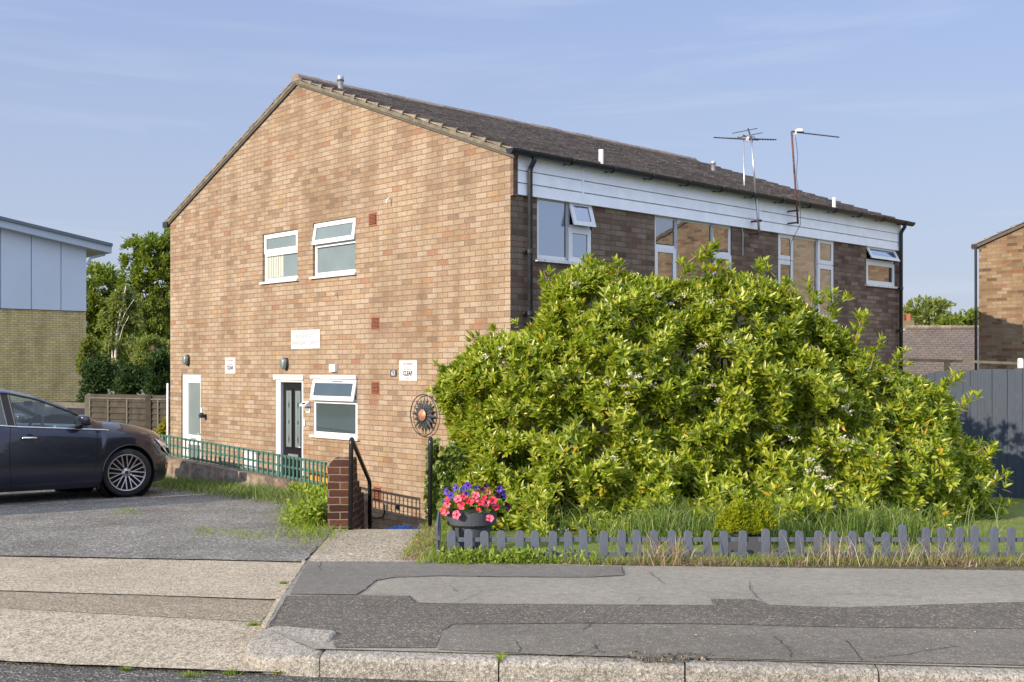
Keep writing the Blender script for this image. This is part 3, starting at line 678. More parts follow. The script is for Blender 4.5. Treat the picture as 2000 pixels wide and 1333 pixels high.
window(house1, MG, W_lo, [(0, 1, .60, 1, 11, 'glass_dark'), (0, 1, 0, .60, None, 'glass_dark')], sill_ext=.06, recess=.01)
window(house1, MF, FA, [(0, .57, 0, 1, None, 'glass_sky'), (.57, 1, .56, 1, 17, 'glass_sky'), (.57, 1, 0, .56, 0, 'glass_sky')], recess=.03)
window(house1, MF, FB, [(0, .27, .66, 1, None, 'glass'), (0, .27, 0, .66, 0, 'glass'), (.27, .74, 0, 1, None, 'glass'), (.74, 1, .66, 1, None, 'glass'), (.74, 1, 0, .66, 0, 'glass')], recess=.03)
window(house1, MF, FCw, [(0, .26, .68, 1, 0, 'glass'), (0, .26, 0, .68, 0, 'glass'), (.26, .70, 0, 1, None, 'glass_curtain'), (.70, 1, .68, 1, 0, 'glass_curtain'), (.70, 1, 0, .68, 0, 'glass_curtain')], recess=.03)
window(house1, MF, FDw, [(0, 1, .60, 1, 28, 'glass_sky'), (0, 1, 0, .60, 0, 'glass')], recess=.03)
# curtains in the top left window
u0, u1, v0, v1 = W_ul
mb = MB(); 
for q in np.linspace(.05, .5, 10): mb.box(u0 + (u1 - u0) * (q + .42), u0 + (u1 - u0) * (q + .45), v0 + .07, v0 + (v1 - v0) * .55, -.0505, -.0490 + .0008 * math.sin(q * 40), MG)
mb.build('curtain', M['curtain'], win1)
# handle of hopper
u0, u1, v0, v1 = W_lo
mb = MB(); mb.box(u0 - .02, u1 + .02, v1 - .008, v1 + .045, -.02, .05, MG); mb.build('head_trim', M['upvc'], house1)
mb = MB(); mb.box(u0 + .36, u0 + .62, v1 - .055, v1 - .040, .02, .034, MG); mb.build('trickle_vent', M['galv'], house1)

# doors
u0, u1, v0, v1 = D_l
mb = MB()
for a in ((u0, u1, v1 - .06, v1), (u0, u0 + .03, v0, v1 - .06), (u1 - .10, u1, v0, v1 - .06)): mb.box(a[0], a[1], a[2], a[3], -.10, -.03, MG)
d1 = mb.build('door', M['upvc'], house1, bevel=.004)
lu0, lu1 = u0 + .032, u1 - .105; lt = v1 - .065; mid_ = v0 + .92
mb = MB()
for a in ((lu0, lu1, lt - .10, lt), (lu0, lu1, v0, v0 + .16), (lu0, lu0 + .06, v0 + .16, lt - .10), (lu1 - .085, lu1, v0 + .16, lt - .10), (lu0 + .06, lu1 - .085, mid_ - .09, mid_ + .09)): mb.box(a[0], a[1], a[2], a[3], -.085, -.04, MG)
mb.build('door_leaf', M['upvc'], d1, bevel=.004)
mb = MB(); mb.box(lu0 + .06, lu1 - .085, mid_ + .09, lt - .10, -.07, -.06, MG); mb.box(lu0 + .06, lu1 - .085, v0 + .16, mid_ - .09, -.07, -.06, MG); mb.build('pane', M['glass_net'], d1)
mb = MB(); mb.box(lu0 + .2, lu1 - .2, mid_ - .025, mid_ + .035, -.041, -.030, MG); mb.build('letterbox', M['galv'], d1)
mb = MB(); mb.tube([MG(lu0 + .04, mid_ + .12, -.04), MG(lu0 + .04, mid_ + .12, .0), MG(lu0 + .15, mid_ + .12, .005)], .010, 8); mb.build('handle', M['galv'], d1, smooth=True)
mb = MB(); mb.box(u0, u1, v0, v1, -.2, -.11, MG); mb.build('room_lining', M['dark_gap'], d1)
u0, u1, v0, v1 = D_m
mb = MB(); fw = .10
for a in ((u0, u1, v1 - fw * .7, v1), (u0, u0 + .05, v0, v1 - fw * .7), (u1 - .14, u1, v0, v1 - fw * .7)): mb.box(a[0], a[1], a[2], a[3], -.12, -.006, MG)
mb.box(u0 - .03, u1 + .03, v1 - .03, v1 + .05, -.02, .03, MG)
d2 = mb.build('door', M['upvc'], house1, bevel=.004)
lu0, lu1 = u0 + .055, u1 - .145; lt = v1 - fw * .7 - .005
M['door_black'] = simple('black_door', (.012, .011, .014), .5, var=.1, spec=.2)
mb = MB(); mb.box(lu0, lu1, v0, lt, -.10, -.06, MG); lw = lu1 - lu0
dl = mb.build('door_leaf', M['door_black'], d2, bevel=.003)
for k in (0, 1):
    c_ = lu0 + lw * (.285 if k == 0 else .715); mg = MB(); mg.box(c_ - .085, c_ + .085, v0 + .98, lt - .13, -.061, -.054, MG); mg.build('door_pane', M['glass_net'], d2)
    mg = MB(); zc = v0 + 1.38
    for z0_, h_ in ((zc - .28, .08), (zc, .05), (zc + .28, .08)):
        mg.add([MG(c_, z0_ - h_, -.052), MG(c_ + .02, z0_, -.052), MG(c_, z0_ + h_, -.052), MG(c_ - .02, z0_, -.052)], [(0, 1, 2, 3)])
    mg.box(c_ - .003, c_ + .003, v0 + 1.02, lt - .17, -.0535, -.0525, MG); mg.build('leaded_pattern', M['text_dark'], d2)
    mm = MB()
    for a in ((c_ - .12, c_ + .12, lt - .13, lt - .10), (c_ - .12, c_ + .12, v0 + .95, v0 + .98), (c_ - .12, c_ - .085, v0 + .98, lt - .13), (c_ + .085, c_ + .12, v0 + .98, lt - .13)): mm.box(a[0], a[1], a[2], a[3], -.062, -.045, MG)
    for a in ((c_ - .11, c_ + .11, v0 + .62, v0 + .65), (c_ - .11, c_ + .11, v0 + .12, v0 + .15), (c_ - .11, c_ - .08, v0 + .15, v0 + .62), (c_ + .08, c_ + .11, v0 + .15, v0 + .62)): mm.box(a[0], a[1], a[2], a[3], -.062, -.048, MG)
    mm.build('moulding', M['door_black'], d2)
mb = MB(); mb.box(lu0 + lw * .5 - .15, lu0 + lw * .5 + .15, v0 + .80, v0 + .865, -.062, -.045, MG); mb.build('letterbox', M['galv'], d2)
mb = MB(); mb.tube([MG(lu0 + .05, v0 + .99, -.06), MG(lu0 + .05, v0 + .99, -.02), MG(lu0 + .17, v0 + .99, -.015)], .011, 8); mb.build('handle', M['galv'], d2, smooth=True)
mb = MB(); mb.box(u0, u1, v0, v1, -.22, -.125, MG); mb.build('room_lining', M['dark_gap'], d2)

# terracotta air vents
def airvent(px0, px1, y0, y1, lines=7):
    u0, u1, v0, v1 = grect(px0, px1, y0, y1); mb = MB()
    mb.box(u0, u1, v0, v1, -.01, .006, MG)
    n_ = lines
    for k in range(n_):
        z = v0 + .03 + (v1 - v0 - .06) * (k + .5) / n_; mb.box(u0 + .012, u1 - .012, z - .006, z + .004, .004, .018, MG)
    o = mb.build('air_vent', M['terracotta'], house1)
    m2 = MB()
    for k in range(n_ + 1):
        z = v0 + .03 + (v1 - v0 - .06) * k / n_; m2.box(u0 + .014, u1 - .014, z - .006, z + .006, .0055, .0075, MG)
    m2.build('slots', M['dark_gap'], o)
for a in ((720.5, 736, 415.5, 442), (725.5, 741, 618.5, 645), (725.5, 741, 745, 772), (729, 745, 950, 980)): airvent(*a)
# overflow pipes, white box, low black pipe
for px_, py_ in ((764, 389), (659, 574)):
    u_, v_ = gp(px_, py_); mb = MB(); mb.tube([MG(u_, v_, -.02), MG(u_, v_ + .002, .05), MG(u_, v_ - .02, .075), MG(u_, v_ - (.075 if px_ > 700 else .03), .085)], .011 if px_ > 700 else .007, 8); mb.build('overflow_pipe', M['upvc'], house1, smooth=True)
mb = MB(); mb.tube([MG(*gp(718, 1008), .03), MG(*gp(742, 1012), .035), MG(*gp(752, 1010), .035), MG(*gp(755, 1000), .035), MG(*gp(755, 985), .035)], .012, 8); mb.build('waste_pipe', M['black_plastic'], house1, smooth=True)
mb = MB(); u_, v_ = gp(778, 991); mb.lathe([(.018, 0), (.034, .0), (.034, .03), (.018, .03)], (-.03, u_, v_), 14, 'x'); mb.build('pipe_end', M['black_plastic'], house1)
mb = MB(); u0, u1, v0, v1 = grect(483, 506, 884, 925); mb.box(u0, u1, v0 - .2, v1, 0, .06, MG); mb.box(u0 - .03, u1 + .03, v1, v1 + .035, 0, .09, MG); mb.build('meter_cupboard', M['upvc'], house1, bevel=.004)
mb = MB(); mb.box(*grect(647.5, 659, 712, 727), 0, .05, MG); mb.build('alarm_box', M['upvc'], house1, bevel=.006)
# white waste pipe at the far gable corner
mb = MB(); mb.tube([Vector((-.04, WID + .03, -.4)), Vector((-.04, WID + .03, 1.45))], .02, 10); mb.build('corner_pipe', M['upvc'], house1, smooth=True)
mb = MB(); mb.box(-.06, .02, WID + .02, WID + .2, EAVE - .10, EAVE - .0); mb.build('rear_gutter', M['black_plastic'], house1)
# roof terminals
def roof_pos(px, py):      # pixel -> local point on the front roof slope
    x = (px - 1000) / F; best = None
    for i in range(400):
        d = SL * i / 400; y = d * math.cos(PITCH); z = EAVE + .09 + d * math.sin(PITCH)
        # world = CO + FX*t + GD*y ; solve t from px
        t_ = (x * (CO.y + GD.y * y) - (CO.x + GD.x * y)) / (FX.x - x * FX.y)
        Y = CO.y + FX.y * t_ + GD.y * y; pyy = HZ - (z - EYE) / Y * F
        if best is None or abs(pyy - py) < best[0]: best = (abs(pyy - py), t_, y, z, Y)
    return best
for px_, py_, h_px, r_, kind in ((664.5, 172, 30, .06, 'flue'), (1174, 316, 22, .045, 'pipe'), (1393, 333, 18, .055, 'flue'), (1629, 408, 16, .04, 'pipe')):
    _, t_, y_, z_, Y_ = roof_pos(px_, py_); r_ = r_ * .78; h_px = h_px * .68
    if px_ < 700: t_, y_, z_, Y_ = .5, 4.49, EAVE + .05 + 4.49 * math.tan(PITCH), 17.9
    h = h_px / F * Y_ + .06; mb = MB()
    if kind == 'flue':
        mb.lathe([(r_, -.12), (r_, h * .62), (r_ * 1.18, h * .66), (r_ * 1.18, h * .95), (r_ * .9, h), (0.001, h + .01)], (t_, y_, z_), 16); o = mb.build('flue', M['galv'], house1, smooth=True)
        m2 = MB(); m2.lathe([(r_ * 1.2, h * .6), (r_ * 1.22, h * .6), (r_ * 1.22, h * .68), (r_ * 1.2, h * .68)], (t_, y_, z_), 16); m2.build('flue_band', M['text_dark'], o)
    else:
        mb.lathe([(r_, -.12), (r_, h), (r_ * .75, h), (r_ * .75, h - .1)], (t_, y_, z_), 14); mb.build('vent_pipe', M['lead'], house1, smooth=True)

def place_on(name, label, cat, Mx, group=None):   # a thing fixed on the house wall, its own frame = the house frame
    o = thing(name, label, cat, CO, A, group); return o
def lettering(parent, txt, Mx, uc, vc, size, m, d, flip=1, bold=0, sx=1):
    cu = bpy.data.curves.new('lettering', 'FONT'); cu.body = txt; cu.size = size; cu.align_x = 'CENTER'; cu.align_y = 'CENTER'; cu.offset = bold
    to = bpy.data.objects.new('lettering', cu); C.objects.link(to); bpy.context.view_layer.update()
    me = bpy.data.meshes.new_from_object(to.evaluated_get(bpy.context.evaluated_depsgraph_get())); bpy.data.objects.remove(to); bpy.data.curves.remove(cu)
    for v in me.vertices: v.co = Mx(uc - v.co.x * sx * flip, vc + v.co.y, d)
    o = bpy.data.objects.new('lettering', me); C.objects.link(o); me.materials.clear(); me.materials.append(m); o.parent = parent; return o
def sign(r, label, lines, m=None, border=None):
    H = place_on('sign', label, 'sign', MG); u0, u1, v0, v1 = r
    mb = MB(); mb.box(u0, u1, v0, v1, .003, .010, MG); mb.build('board', m or M['white_paint'], H, bevel=.002)
    for txt, fv, size, mt, sx in lines: lettering(H, txt, MG, (u0 + u1) / 2, v0 + (v1 - v0) * fv, size, mt, .0115, sx=sx, bold=.0035 if txt == 'CLEAR' else .0012)
    return H
r1 = grect(569.5, 625.5, 645, 681.5)
sign(r1, 'wide white sign reading RESIDENTS PARKING ONLY high on the brick gable', [('RESIDENTS', .66, .095, M['text_grey'], 1.15), ('PARKING ONLY', .30, .095, M['text_grey'], 1.15)])
r2 = grect(440.5, 460.5, 699, 730); h_ = r2[3] - r2[2]
sg = lambda r, lb: sign(r, lb, [('NO PARKING', .83, (r[3] - r[2]) * .13, M['text_pink'], .95), ('KEEP DRIVEWAY', .57, (r[3] - r[2]) * .10, M['text_grey'], .95), ('CLEAR', .355, (r[3] - r[2]) * .32, M['text_dark'], .80), ('THANK YOU', .1, (r[3] - r[2]) * .07, M['text_grey'], .9)])
sg(r2, 'small white NO PARKING sign between the glazed door and the black door')
sg(grect(780.5, 815.5, 704.5, 744), 'white NO PARKING KEEP DRIVEWAY CLEAR sign near the bush')
sign(grect(763, 775, 723, 736), 'small dark square plate with the number 63 beside the no parking sign', [('63', .5, .10, M['white_paint'], .9)], M['slate'])
h5 = sign(grect(598, 606.5, 794, 807), 'pale square number plate beside the black door', [('63', .5, .09, M['text_dark'], .9)], M['sill'])
b_ = place_on('intercom', 'white sloped solar lamp unit above the pale number plate', 'wall unit', MG)
u0, u1, v0, v1 = grect(596, 607, 784, 794)
mb = MB(); mb.add([MG(u, v, d) for u in (u0, u1) for v, d in ((v0, .0), (v0, .10), (v0 + .02, .11), (v1, .03), (v1, 0))], [(0, 1, 2, 3, 4), (9, 8, 7, 6, 5), (0, 5, 6, 1), (1, 6, 7, 2), (2, 7, 8, 3), (3, 8, 9, 4), (4, 9, 5, 0)]); mb.build('housing', M['upvc'], b_)
mb = MB(); k_ = (u1 - u0) * .22; mb.add([MG(u0 + k_, v0 + .035, .103), MG(u1 - k_, v0 + .035, .103), MG(u1 - k_, v1 - .02, .054), MG(u0 + k_, v1 - .02, .054)], [(0, 1, 2, 3)]); mb.build('cell', M['dark_gap'], b_)
def bulkhead(px, py, label):
    u_, v_ = gp(px, py); H = place_on('wall_lamp', label, 'lamp', MG, 'bulkhead lamps above the doors'); mb = MB()
    for rr, d0, d1_, nm, mt in ((1.0, 0, .045, 'base', M['black_plastic']), (.86, .045, .10, 'diffuser', M['glass_net'])):
        mb = MB(); vs = []; n_ = 20
        for d, k in ((d0, 1), (d1_ * .8 + d0 * .2, 1), (d1_, .82)):
            for i in range(n_):
                a = 2 * math.pi * i / n_; vs.append(MG(u_ + .062 * rr * k * math.copysign(abs(math.cos(a)) ** .7, math.cos(a)), v_ + .10 * rr * k * math.copysign(abs(math.sin(a)) ** .8, math.sin(a)), d))
        fs = [(r * n_ + i, r * n_ + (i + 1) % n_, (r + 1) * n_ + (i + 1) % n_, (r + 1) * n_ + i) for r in range(2) for i in range(n_)] + [tuple(2 * n_ + i for i in range(n_))]
        mb.add(vs, fs); mb.build(nm, mt, H, smooth=True)
bulkhead(368, 704, 'oval bulkhead lamp above the glazed white door'); bulkhead(560, 711, 'oval bulkhead lamp above the black door')
for px_, py_, lb, h__ in ((395, 803, 'small white doorbell beside the glazed door', .055), (595.5, 826, 'slim white doorbell under the pale number plate', .05)):
    u_, v_ = gp(px_, py_); mb = MB(); mb.box(u_ - .025, u_ + .025, v_ - h__, v_ + h__, 0, .025, MG); o = mb.build('doorbell', M['upvc'], None, bevel=.005); o.location = CO; o.rotation_euler = (0, 0, A); tag(o, lb, 'doorbell')
u_, v_ = gp(402, 813); mb = MB(); mb.box(u_ - .02, u_ + .02, v_ - .03, v_ + .03, 0, .03, MG); mb.lathe([(.001, -.0), (.045, .0), (.05, .05), (.03, .09), (.001, .095)], (-.085, u_, v_ - .03), 12, 'z'); o = mb.build('camera_unit', M['black_plastic'], None); o.location = CO; o.rotation_euler = (0, 0, A); tag(o, 'small black round unit on the wall right of the glazed door', 'camera')
# sun shaped ornament
u_, v_ = gp(833, 811); H = place_on('wall_ornament', 'round black metal sun ornament with copper disc on the brick gable', 'ornament', MG); Rr = .288
mb = MB(); pts = [MG(u_ + Rr * math.cos(2 * math.pi * i / 48), v_ + Rr * math.sin(2 * math.pi * i / 48), .055) for i in range(49)]; mb.tube(pts, .0075, 8, False); mb.build('ring', M['iron'], H, smooth=True)
mb = MB(); n_ = 16; vs = [MG(u_, v_, .055)]; fs = []
for i in range(n_ * 2):
    a = 2 * math.pi * (i + .35) / (2 * n_); outer = i % 2 == 0; r_ = (.275 if i % 4 == 0 else .235) if outer else .155; vs.append(MG(u_ + r_ * math.cos(a), v_ + r_ * math.sin(a), .045 if outer else .05))
    
for i in range(n_ * 2): fs.append((0, 1 + i, 1 + (i + 1) % (2 * n_)))
mb.add(vs, fs)
for i in range(n_):
    a = 2 * math.pi * (2 * i + .35) / (2 * n_); r_ = .275 if i % 2 == 0 else .235
    mb.add([MG(u_ + .06 * math.cos(a), v_ + .06 * math.sin(a), .068), MG(u_ + r_ * math.cos(a), v_ + r_ * math.sin(a), .047), MG(u_ + .15 * math.cos(a + .18), v_ + .15 * math.sin(a + .18), .052), MG(u_ + .15 * math.cos(a - .18), v_ + .15 * math.sin(a - .18), .052)], [(0, 1, 2), (0, 3, 1)])
mb.build('rays', M['iron'], H, recalc=False)
mb = MB(); mb.lathe([(.001, .015), (.08, .015), (.084, .020), (.078, .028), (.001, .034)], (0, 0, 0), 28, 'x'); o = mb.build('disc', M['copper'], H, smooth=True); o.location = (-.10, u_, v_); o.rotation_euler = (0, R(0), 0)
for v in o.data.vertices: v.co.x = .042 - v.co.x - .02 + .02
# television aerials
def aerial_mast(px_b, py_b, px_t, py_t, off, mat, name, label, extra=0):
    """foot on the front wall at pixel b, top at pixel t, standing off the wall"""
    t0, z0 = fp(px_b, py_b); Yb = CO.y + FX.y * t0
    foot = CO + FX * t0 - GD * off; foot.z = z0
    Yf = foot.y; top = at(px_t, py_t, Yf); return foot, top
def yagi(H, c, ang, length, n, el=.16, droop=0, mat='alu', vertical=False):
    d = Vector((math.cos(ang), math.sin(ang), droop)).normalized(); s_ = Vector((-d.y, d.x, 0)).normalized() if not vertical else Vector((0, 0, 1)); mb = MB()
    mb.tube([c - d * .12, c + d * length], .009, 6)
    for i in range(n):
        p = c + d * (length * (i + .3) / n); e_ = el * (1 - .3 * i / n); mb.tube([p - s_ * e_, p + s_ * e_], .0045, 5)
    return mb.build('yagi', M[mat], H)
f1, t1 = aerial_mast(1463, 466, 1467, 272, .20, 'galv', '', '')
H = thing('tv_aerial', 'grey aerial mast with a pair of crossed yagi aerials fixed left of the tall window', 'aerial', f1)
inv = lambda p: p - f1
mb = MB(); mb.tube([inv(f1), inv(f1 + (t1 - f1) * .45)], .020, 10); mb.build('mast', M['galv'], H, smooth=True)
mb = MB(); mb.tube([inv(f1 + (t1 - f1) * .44), inv(t1)], .014, 10); mb.build('mast', M['alu'], H, smooth=True)
for z_ in (.065, .265):
    mb = MB(); mb.box(-.03, .03, -.03, .05, z_ - .015, z_ + .015); mb.beam((0, .05, z_), tuple(GD * .2 + Vector((0, 0, z_))), .03, .028); mb.build('wall_bracket', M['rust'], H)
tt = inv(t1)
yagi(H, tt + Vector((0, 0, -.01)), R(180), .60, 12, .06, .06, 'dark_metal'); yagi(H, tt + Vector((.02, 0, .0)), R(8), .40, 9, .08, .0, 'dark_metal')
yagi(H, tt + Vector((-.10, 0, .05)), R(60), .30, 5, .13, .0, 'dark_metal')
mb = MB(); mb.tube([tt + Vector((.02, 0, -.05)), tt + Vector((-.05, 0, .17))], .012, 6); mb.tube([tt + Vector((-.30, 0, .09)), tt + Vector((.10, 0, .17))], .006, 5); mb.tube([tt + Vector((-.22, 0, .02)), tt + Vector((.18, 0, .10))], .006, 5); mb.build('crossed_rods', M['dark_metal'], H)
mb = MB(); mb.box(-.09, -.04, -.03, .03, -.03, .03, lambda x, y, z: tt + Vector((x, y, z))); mb.build('aerial_box', M['lead'], H)
mb = MB(); p0 = inv(at(1455, 400, f1.y + 1.5)); p1 = inv(at(1452, 274, f1.y + 1.5)); mb.tube([p0 - Vector((0, 0, .3)), p1], .014, 8); mb.build('mast', M['galv'], H, smooth=True)
yagi(H, p1 + Vector((0, 0, .03)), R(190), .35, 7, .10, 0, 'alu')
f2, t2 = aerial_mast(1534, 440, 1546, 257, .24, 'rust', '', ''); f2b = f2.copy()
H = thing('tv_aerial', 'rusty leaning aerial mast with one long yagi pointing right above the tall window', 'aerial', f2)
tt = t2 - f2; mb = MB(); mb.tube([(0, 0, 0), tt], .016, 10); mb.build('mast', M['rust'], H, smooth=True)
mb = MB(); mb.beam((0, 0, .02), tuple(GD * .22 + Vector((0, 0, .02))), .025, .025); mb.beam((.01, 0, .22), tuple(GD * .22 + Vector((0, 0, .22))), .025, .025); mb.beam(tuple(GD * .20 + Vector((0, 0, -.03))), tuple(GD * .20 + Vector((0, 0, .30))), .10, .02); mb.build('wall_bracket', M['iron'], H)
yagi(H, tt + Vector((.12, 0, -.02)), R(-6), .66, 18, .07, -.14, 'dark_metal')
mb = MB(); mb.tube([tt + Vector((0, 0, -.0)), tt + Vector((.20, 0, -.01))], .012, 6); mb.build('boom', M['rust'], H)
mb = MB(); mb.box(.06, .075, -.05, .05, -.06, .03, lambda x, y, z: tt + Vector((x + z * .2, y, z))); mb.box(.08, .17, -.05, -.045, -.01, .04, lambda x, y, z: tt + Vector((x, y, z))); mb.build('reflector', M['lead'], H)
mb = MB(); cab = [tt + Vector((.06, -.02, -.1)), tt * .75 + Vector((.07, -.02, 0)), tt * .5 + Vector((.02, -.02, 0)), tt * .25 + Vector((.05, -.02, 0)), Vector((.04, -.02, 0)), GD * .17 + Vector((.03, 0, -.3)), GD * .2 + Vector((.03, 0, -1.6))]; mb.tube(cab, .005, 5); mb.build('cable', M['text_dark'], H)
# loose white cable under the fascia
mb = MB(); cp = [fp(1479, 443), fp(1490, 450), fp(1505, 453), fp(1520, 447), fp(1535, 441)]; mb.tube([MF(a, b, .03) for a, b in cp], .005, 5); cp2 = [fp(1446, 440), fp(1449, 456), fp(1449, 500)]; mb.tube([MF(a, b, .02) for a, b in cp2], .005, 5); mb.build('cable', M['sill'], house1)

# neighbouring house on the right (same orientation)
WID0, MID0, APEX0 = WID, MID, APEX
WID = 13.0; MID = 6.5; APEX = EAVE + MID * math.tan(PITCH); SL = math.hypot(MID, APEX - EAVE)
Y2_ = 25.2; c2 = Vector(((1912 - 1000) / F * Y2_, Y2_, 0)); o2 = c2 - GD * WID
H2 = house('brick_house', 'brick house gable at the right edge behind the grey board fence', o2, A, M['brick2'], [], [], 8)
tiled_roof(H2, 8, M['tile'], seedv=9)
mb = MB()
for side in (0, 1): mb.beam(slope_pt(-.03, -.16, .0, side), slope_pt(-.03, SL, .0, side), .05, .06)
mb.build('verge_board', simple('grey_verge', (.09, .08, .07), .8), H2)
mb = MB(); mb.box(-.06, 8, WID + .02, WID + .15, EAVE - .05, EAVE + .03); mb.tube([(-.03, WID + .06, EAVE - .05), (-.03, WID + .05, -.2)], .03, 10); mb.build('gutter', M['black_plastic'], H2)
WID, MID, APEX = WID0, MID0, APEX0; SL = math.hypot(MID, APEX - EAVE)
# a further house of the row, seen only as the reflection's background and far roof: bungalow
def uvroof(co, n): return (co.x, co.y * 1.23)
B = thing('bungalow', 'low house with dark brown tiled roof seen between the two brick houses', 'house', (11.2, 33, 0))
mb = MB(); mb.add([(.35, -.2, 1.0), (9, -.2, 1.0), (9, 2.6, 3.0), (1.35, 2.6, 3.0), (9, 5.4, 1.0), (.35, 5.4, 1.0)], [(0, 1, 2, 3), (3, 2, 4, 5), (0, 3, 5)]); mb.build('roof', M['tile_brown'], B, uv=uvroof, recalc=False)
mb = MB(); mb.box(.6, 8.8, 0, 5.2, -.7, 1.05); mb.build('wall', M['brick2'], B, uv=wall_uv)
mb = MB()
for k in range(22): mb.tube([(1.35 + k * .36, 2.6, 3.02), (1.70 + k * .36, 2.6, 3.02)], .07, 8)
mb.build('ridge_tiles', M['tile'], B)
E_ = thing('chimney_stack', 'small chimney with yellow pot beside the far brown roof', 'chimney', at(1770, 690, 40) - Vector((0, 0, .9)))
mb = MB(); mb.box(-.35, .25, -.3, .3, -1.5, 1.75); mb.build('stack', M['upvc'], E_)
mb = MB(); mb.box(-.3, .2, -.25, .25, 1.75, 2.05); mb.build('brick_cap', M['yellow_brick'], E_)
mb = MB(); mb.lathe([(.11, 2.05), (.09, 2.3)], (-.15, 0, 0), 12); mb.lathe([(.11, 2.05), (.09, 2.3)], (.1, 0, 0), 12); mb.build('chimney_pot', M['terracotta'], E_)

# commercial building at left
Yc = 38.; cx = (168 - 1000) / F * Yc; CB = thing('commercial_building', 'yellow brick building with white cladding panels and grey roof edge at the left', 'building', (cx, Yc, 0), A)
zp = EYE - (609.5 - HZ) / F * Yc; zb = EYE - (783 - HZ) / F * Yc; zr = EYE - (488.5 - HZ) / F * Yc; LB = 14.
mb = MB(); mb.box(-LB, 0, 0, 7, zb, zp); mb.build('wall', M['yellow_brick'], CB, uv=lambda co, n: (co.x, co.z) if abs(n.y) > abs(n.x) else (co.y, co.z))
mb = MB(); mb.box(-LB, .03, -.03, 7, -.8, zb); mb.build('plinth', simple('plinth', (.16, .13, .13), .9, var=.3, scale=4), CB)
sb = .16
def tl(px):    # pixel -> local x on the building's face
    x = (px - 1000) / F; return (x * Yc - cx) / (math.cos(A) - math.sin(A) * x)
xs = [0.0, tl(118), tl(60), tl(0), tl(0) - 1.2, tl(0) - 2.4, -LB]
for i in range(len(xs) - 1):
    a, b_ = xs[i + 1] + .012, xs[i] - .012; mb = MB()
    mb.add([(x, y, z) for x in (a, b_) for y in (-.05, -.005) for z in (zp + .02, zr + .12 - sb * x)], [(0, 1, 3, 2), (4, 6, 7, 5), (0, 4, 5, 1), (2, 3, 7, 6), (0, 2, 6, 4), (1, 5, 7, 3)]); mb.build('cladding_panel', M['panel'], CB)
mb = MB(); mb.add([(x, y, z) for x in (-LB, .0) for y in (-.004, 7) for z in (zp + .0, zr + .1 - sb * x)], [(0, 1, 3, 2), (4, 6, 7, 5), (0, 4, 5, 1), (2, 3, 7, 6), (0, 2, 6, 4), (1, 5, 7, 3)]); mb.build('upper_wall', M['text_dark'], CB)
for nm, z0, z1, y0, mt in (('fascia_board', .02, .25, -.42, 'metal_roof'), ('roof', .25, .35, -.50, 'slate_roof')):
    mb = MB(); xe = .72
    mb.add([(x, y, zr + z - sb * x) for x in (-LB, xe) for y in (y0, 7.4) for z in (z0, z1)], [(0, 1, 3, 2), (4, 6, 7, 5), (0, 4, 5, 1), (2, 3, 7, 6), (0, 2, 6, 4), (1, 5, 7, 3)]); mb.build(nm, M[mt], CB)
mb = MB(); mb.tube([(.62, -.1, zr - .02), (.6, -.1, zr - .12), (.15, -.05, zr - .26), (.03, -.05, zr - .5)], .05, 8); mb.build('downpipe', M['metal_roof'], CB)

# ------------------------------------------------------------------ boundary things
# retaining wall under the trellis
a_ = Vector((-1.95, lat_at(-1.95))); b2 = Vector(lat_px(262)); 
def wseg(mb, a, b, th, z0, z1a, z1b, out=(nG.x, nG.y)):
    o = Vector(out) * th
    mb.add([(a.x, a.y, z0), (b.x, b.y, z0), (b.x, b.y, z1b), (a.x, a.y, z1a), (a.x + o.x, a.y + o.y, z0), (b.x + o.x, b.y + o.y, z0), (b.x + o.x, b.y + o.y, z1b), (a.x + o.x, a.y + o.y, z1a)],
           [(0, 1, 2, 3), (7, 6, 5, 4), (0, 4, 5, 1), (1, 5, 6, 2), (2, 6, 7, 3), (3, 7, 4, 0)])
mb = MB(); b3 = Vector(lat_px(150)); wseg(mb, Vector((-1.93, lat_at(-1.93))), b3, .20, -.62, .165, .42)
t = NT('rubble_wall'); f = t.noise(7, 6, .7); c = t.ramp(f, [(.3, (.09, .07, .06)), (.45, (.20, .14, .10)), (.6, (.30, .25, .20)), (.75, (.42, .38, .33))]); c = t.mix(t.ramp(t.noise(2.2, 4), [(.5, G3(0)), (.6, G3(.7))]), c, (.07, .055, .05)); t.col(c).set(Roughness=.95); t.bump(f, 1, .03); M['rubble'] = t.m
tag(mb.build('retaining_wall', M['rubble']), 'low weathered retaining wall under the green trellis', 'wall')
mb = MB(); wseg(mb, Vector((-1.9, lat_at(-1.9) - .03)), Vector((b3.x, b3.y - .03)), .26, .13, .185, .44)
# trellis panels
zt = lambda s: 0
def trellis(pxa, pxb, ztop_a, ztop_b, label):
    a = Vector(lat_px(pxa, LAT + .08)); b = Vector(lat_px(pxb, LAT + .08)); H = thing('trellis_panel', label, 'trellis', (a.x, a.y, 0), 0, 'green trellis panels along the retaining wall')
    d = b - a; L_ = d.length; dn = d.normalized(); nn = Vector((-nG.x, -nG.y)); h = .305
    P = lambda s, z, o: (dn.x * s + nn.x * o, dn.y * s + nn.y * o, z + ztop_a + (ztop_b - ztop_a) * s / L_)
    for z0, z1, nm in ((-.032, 0, 'top_rail'), (-.165, -.137, 'rail'), (-h, -h + .032, 'bottom_rail')):
        mb = MB(); mb.box(0, L_, z0, z1, -.008, .010, P); mb.build(nm, M['green_paint'], H)
    n_ = 12; mb = MB()
    for k in range(n_ + 1): s = min(max(L_ * k / n_, .016), L_ - .016); mb.box(s - .014, s + .014, -h - .004, -.002, .0105, .026, P)
    mb.build('slats', M['green_paint'], H)
trellis(638, 546, .508, .551, 'green trellis panel next to the brick pier'); trellis(546, 432, .551, .608, 'green trellis panel in front of the black door')
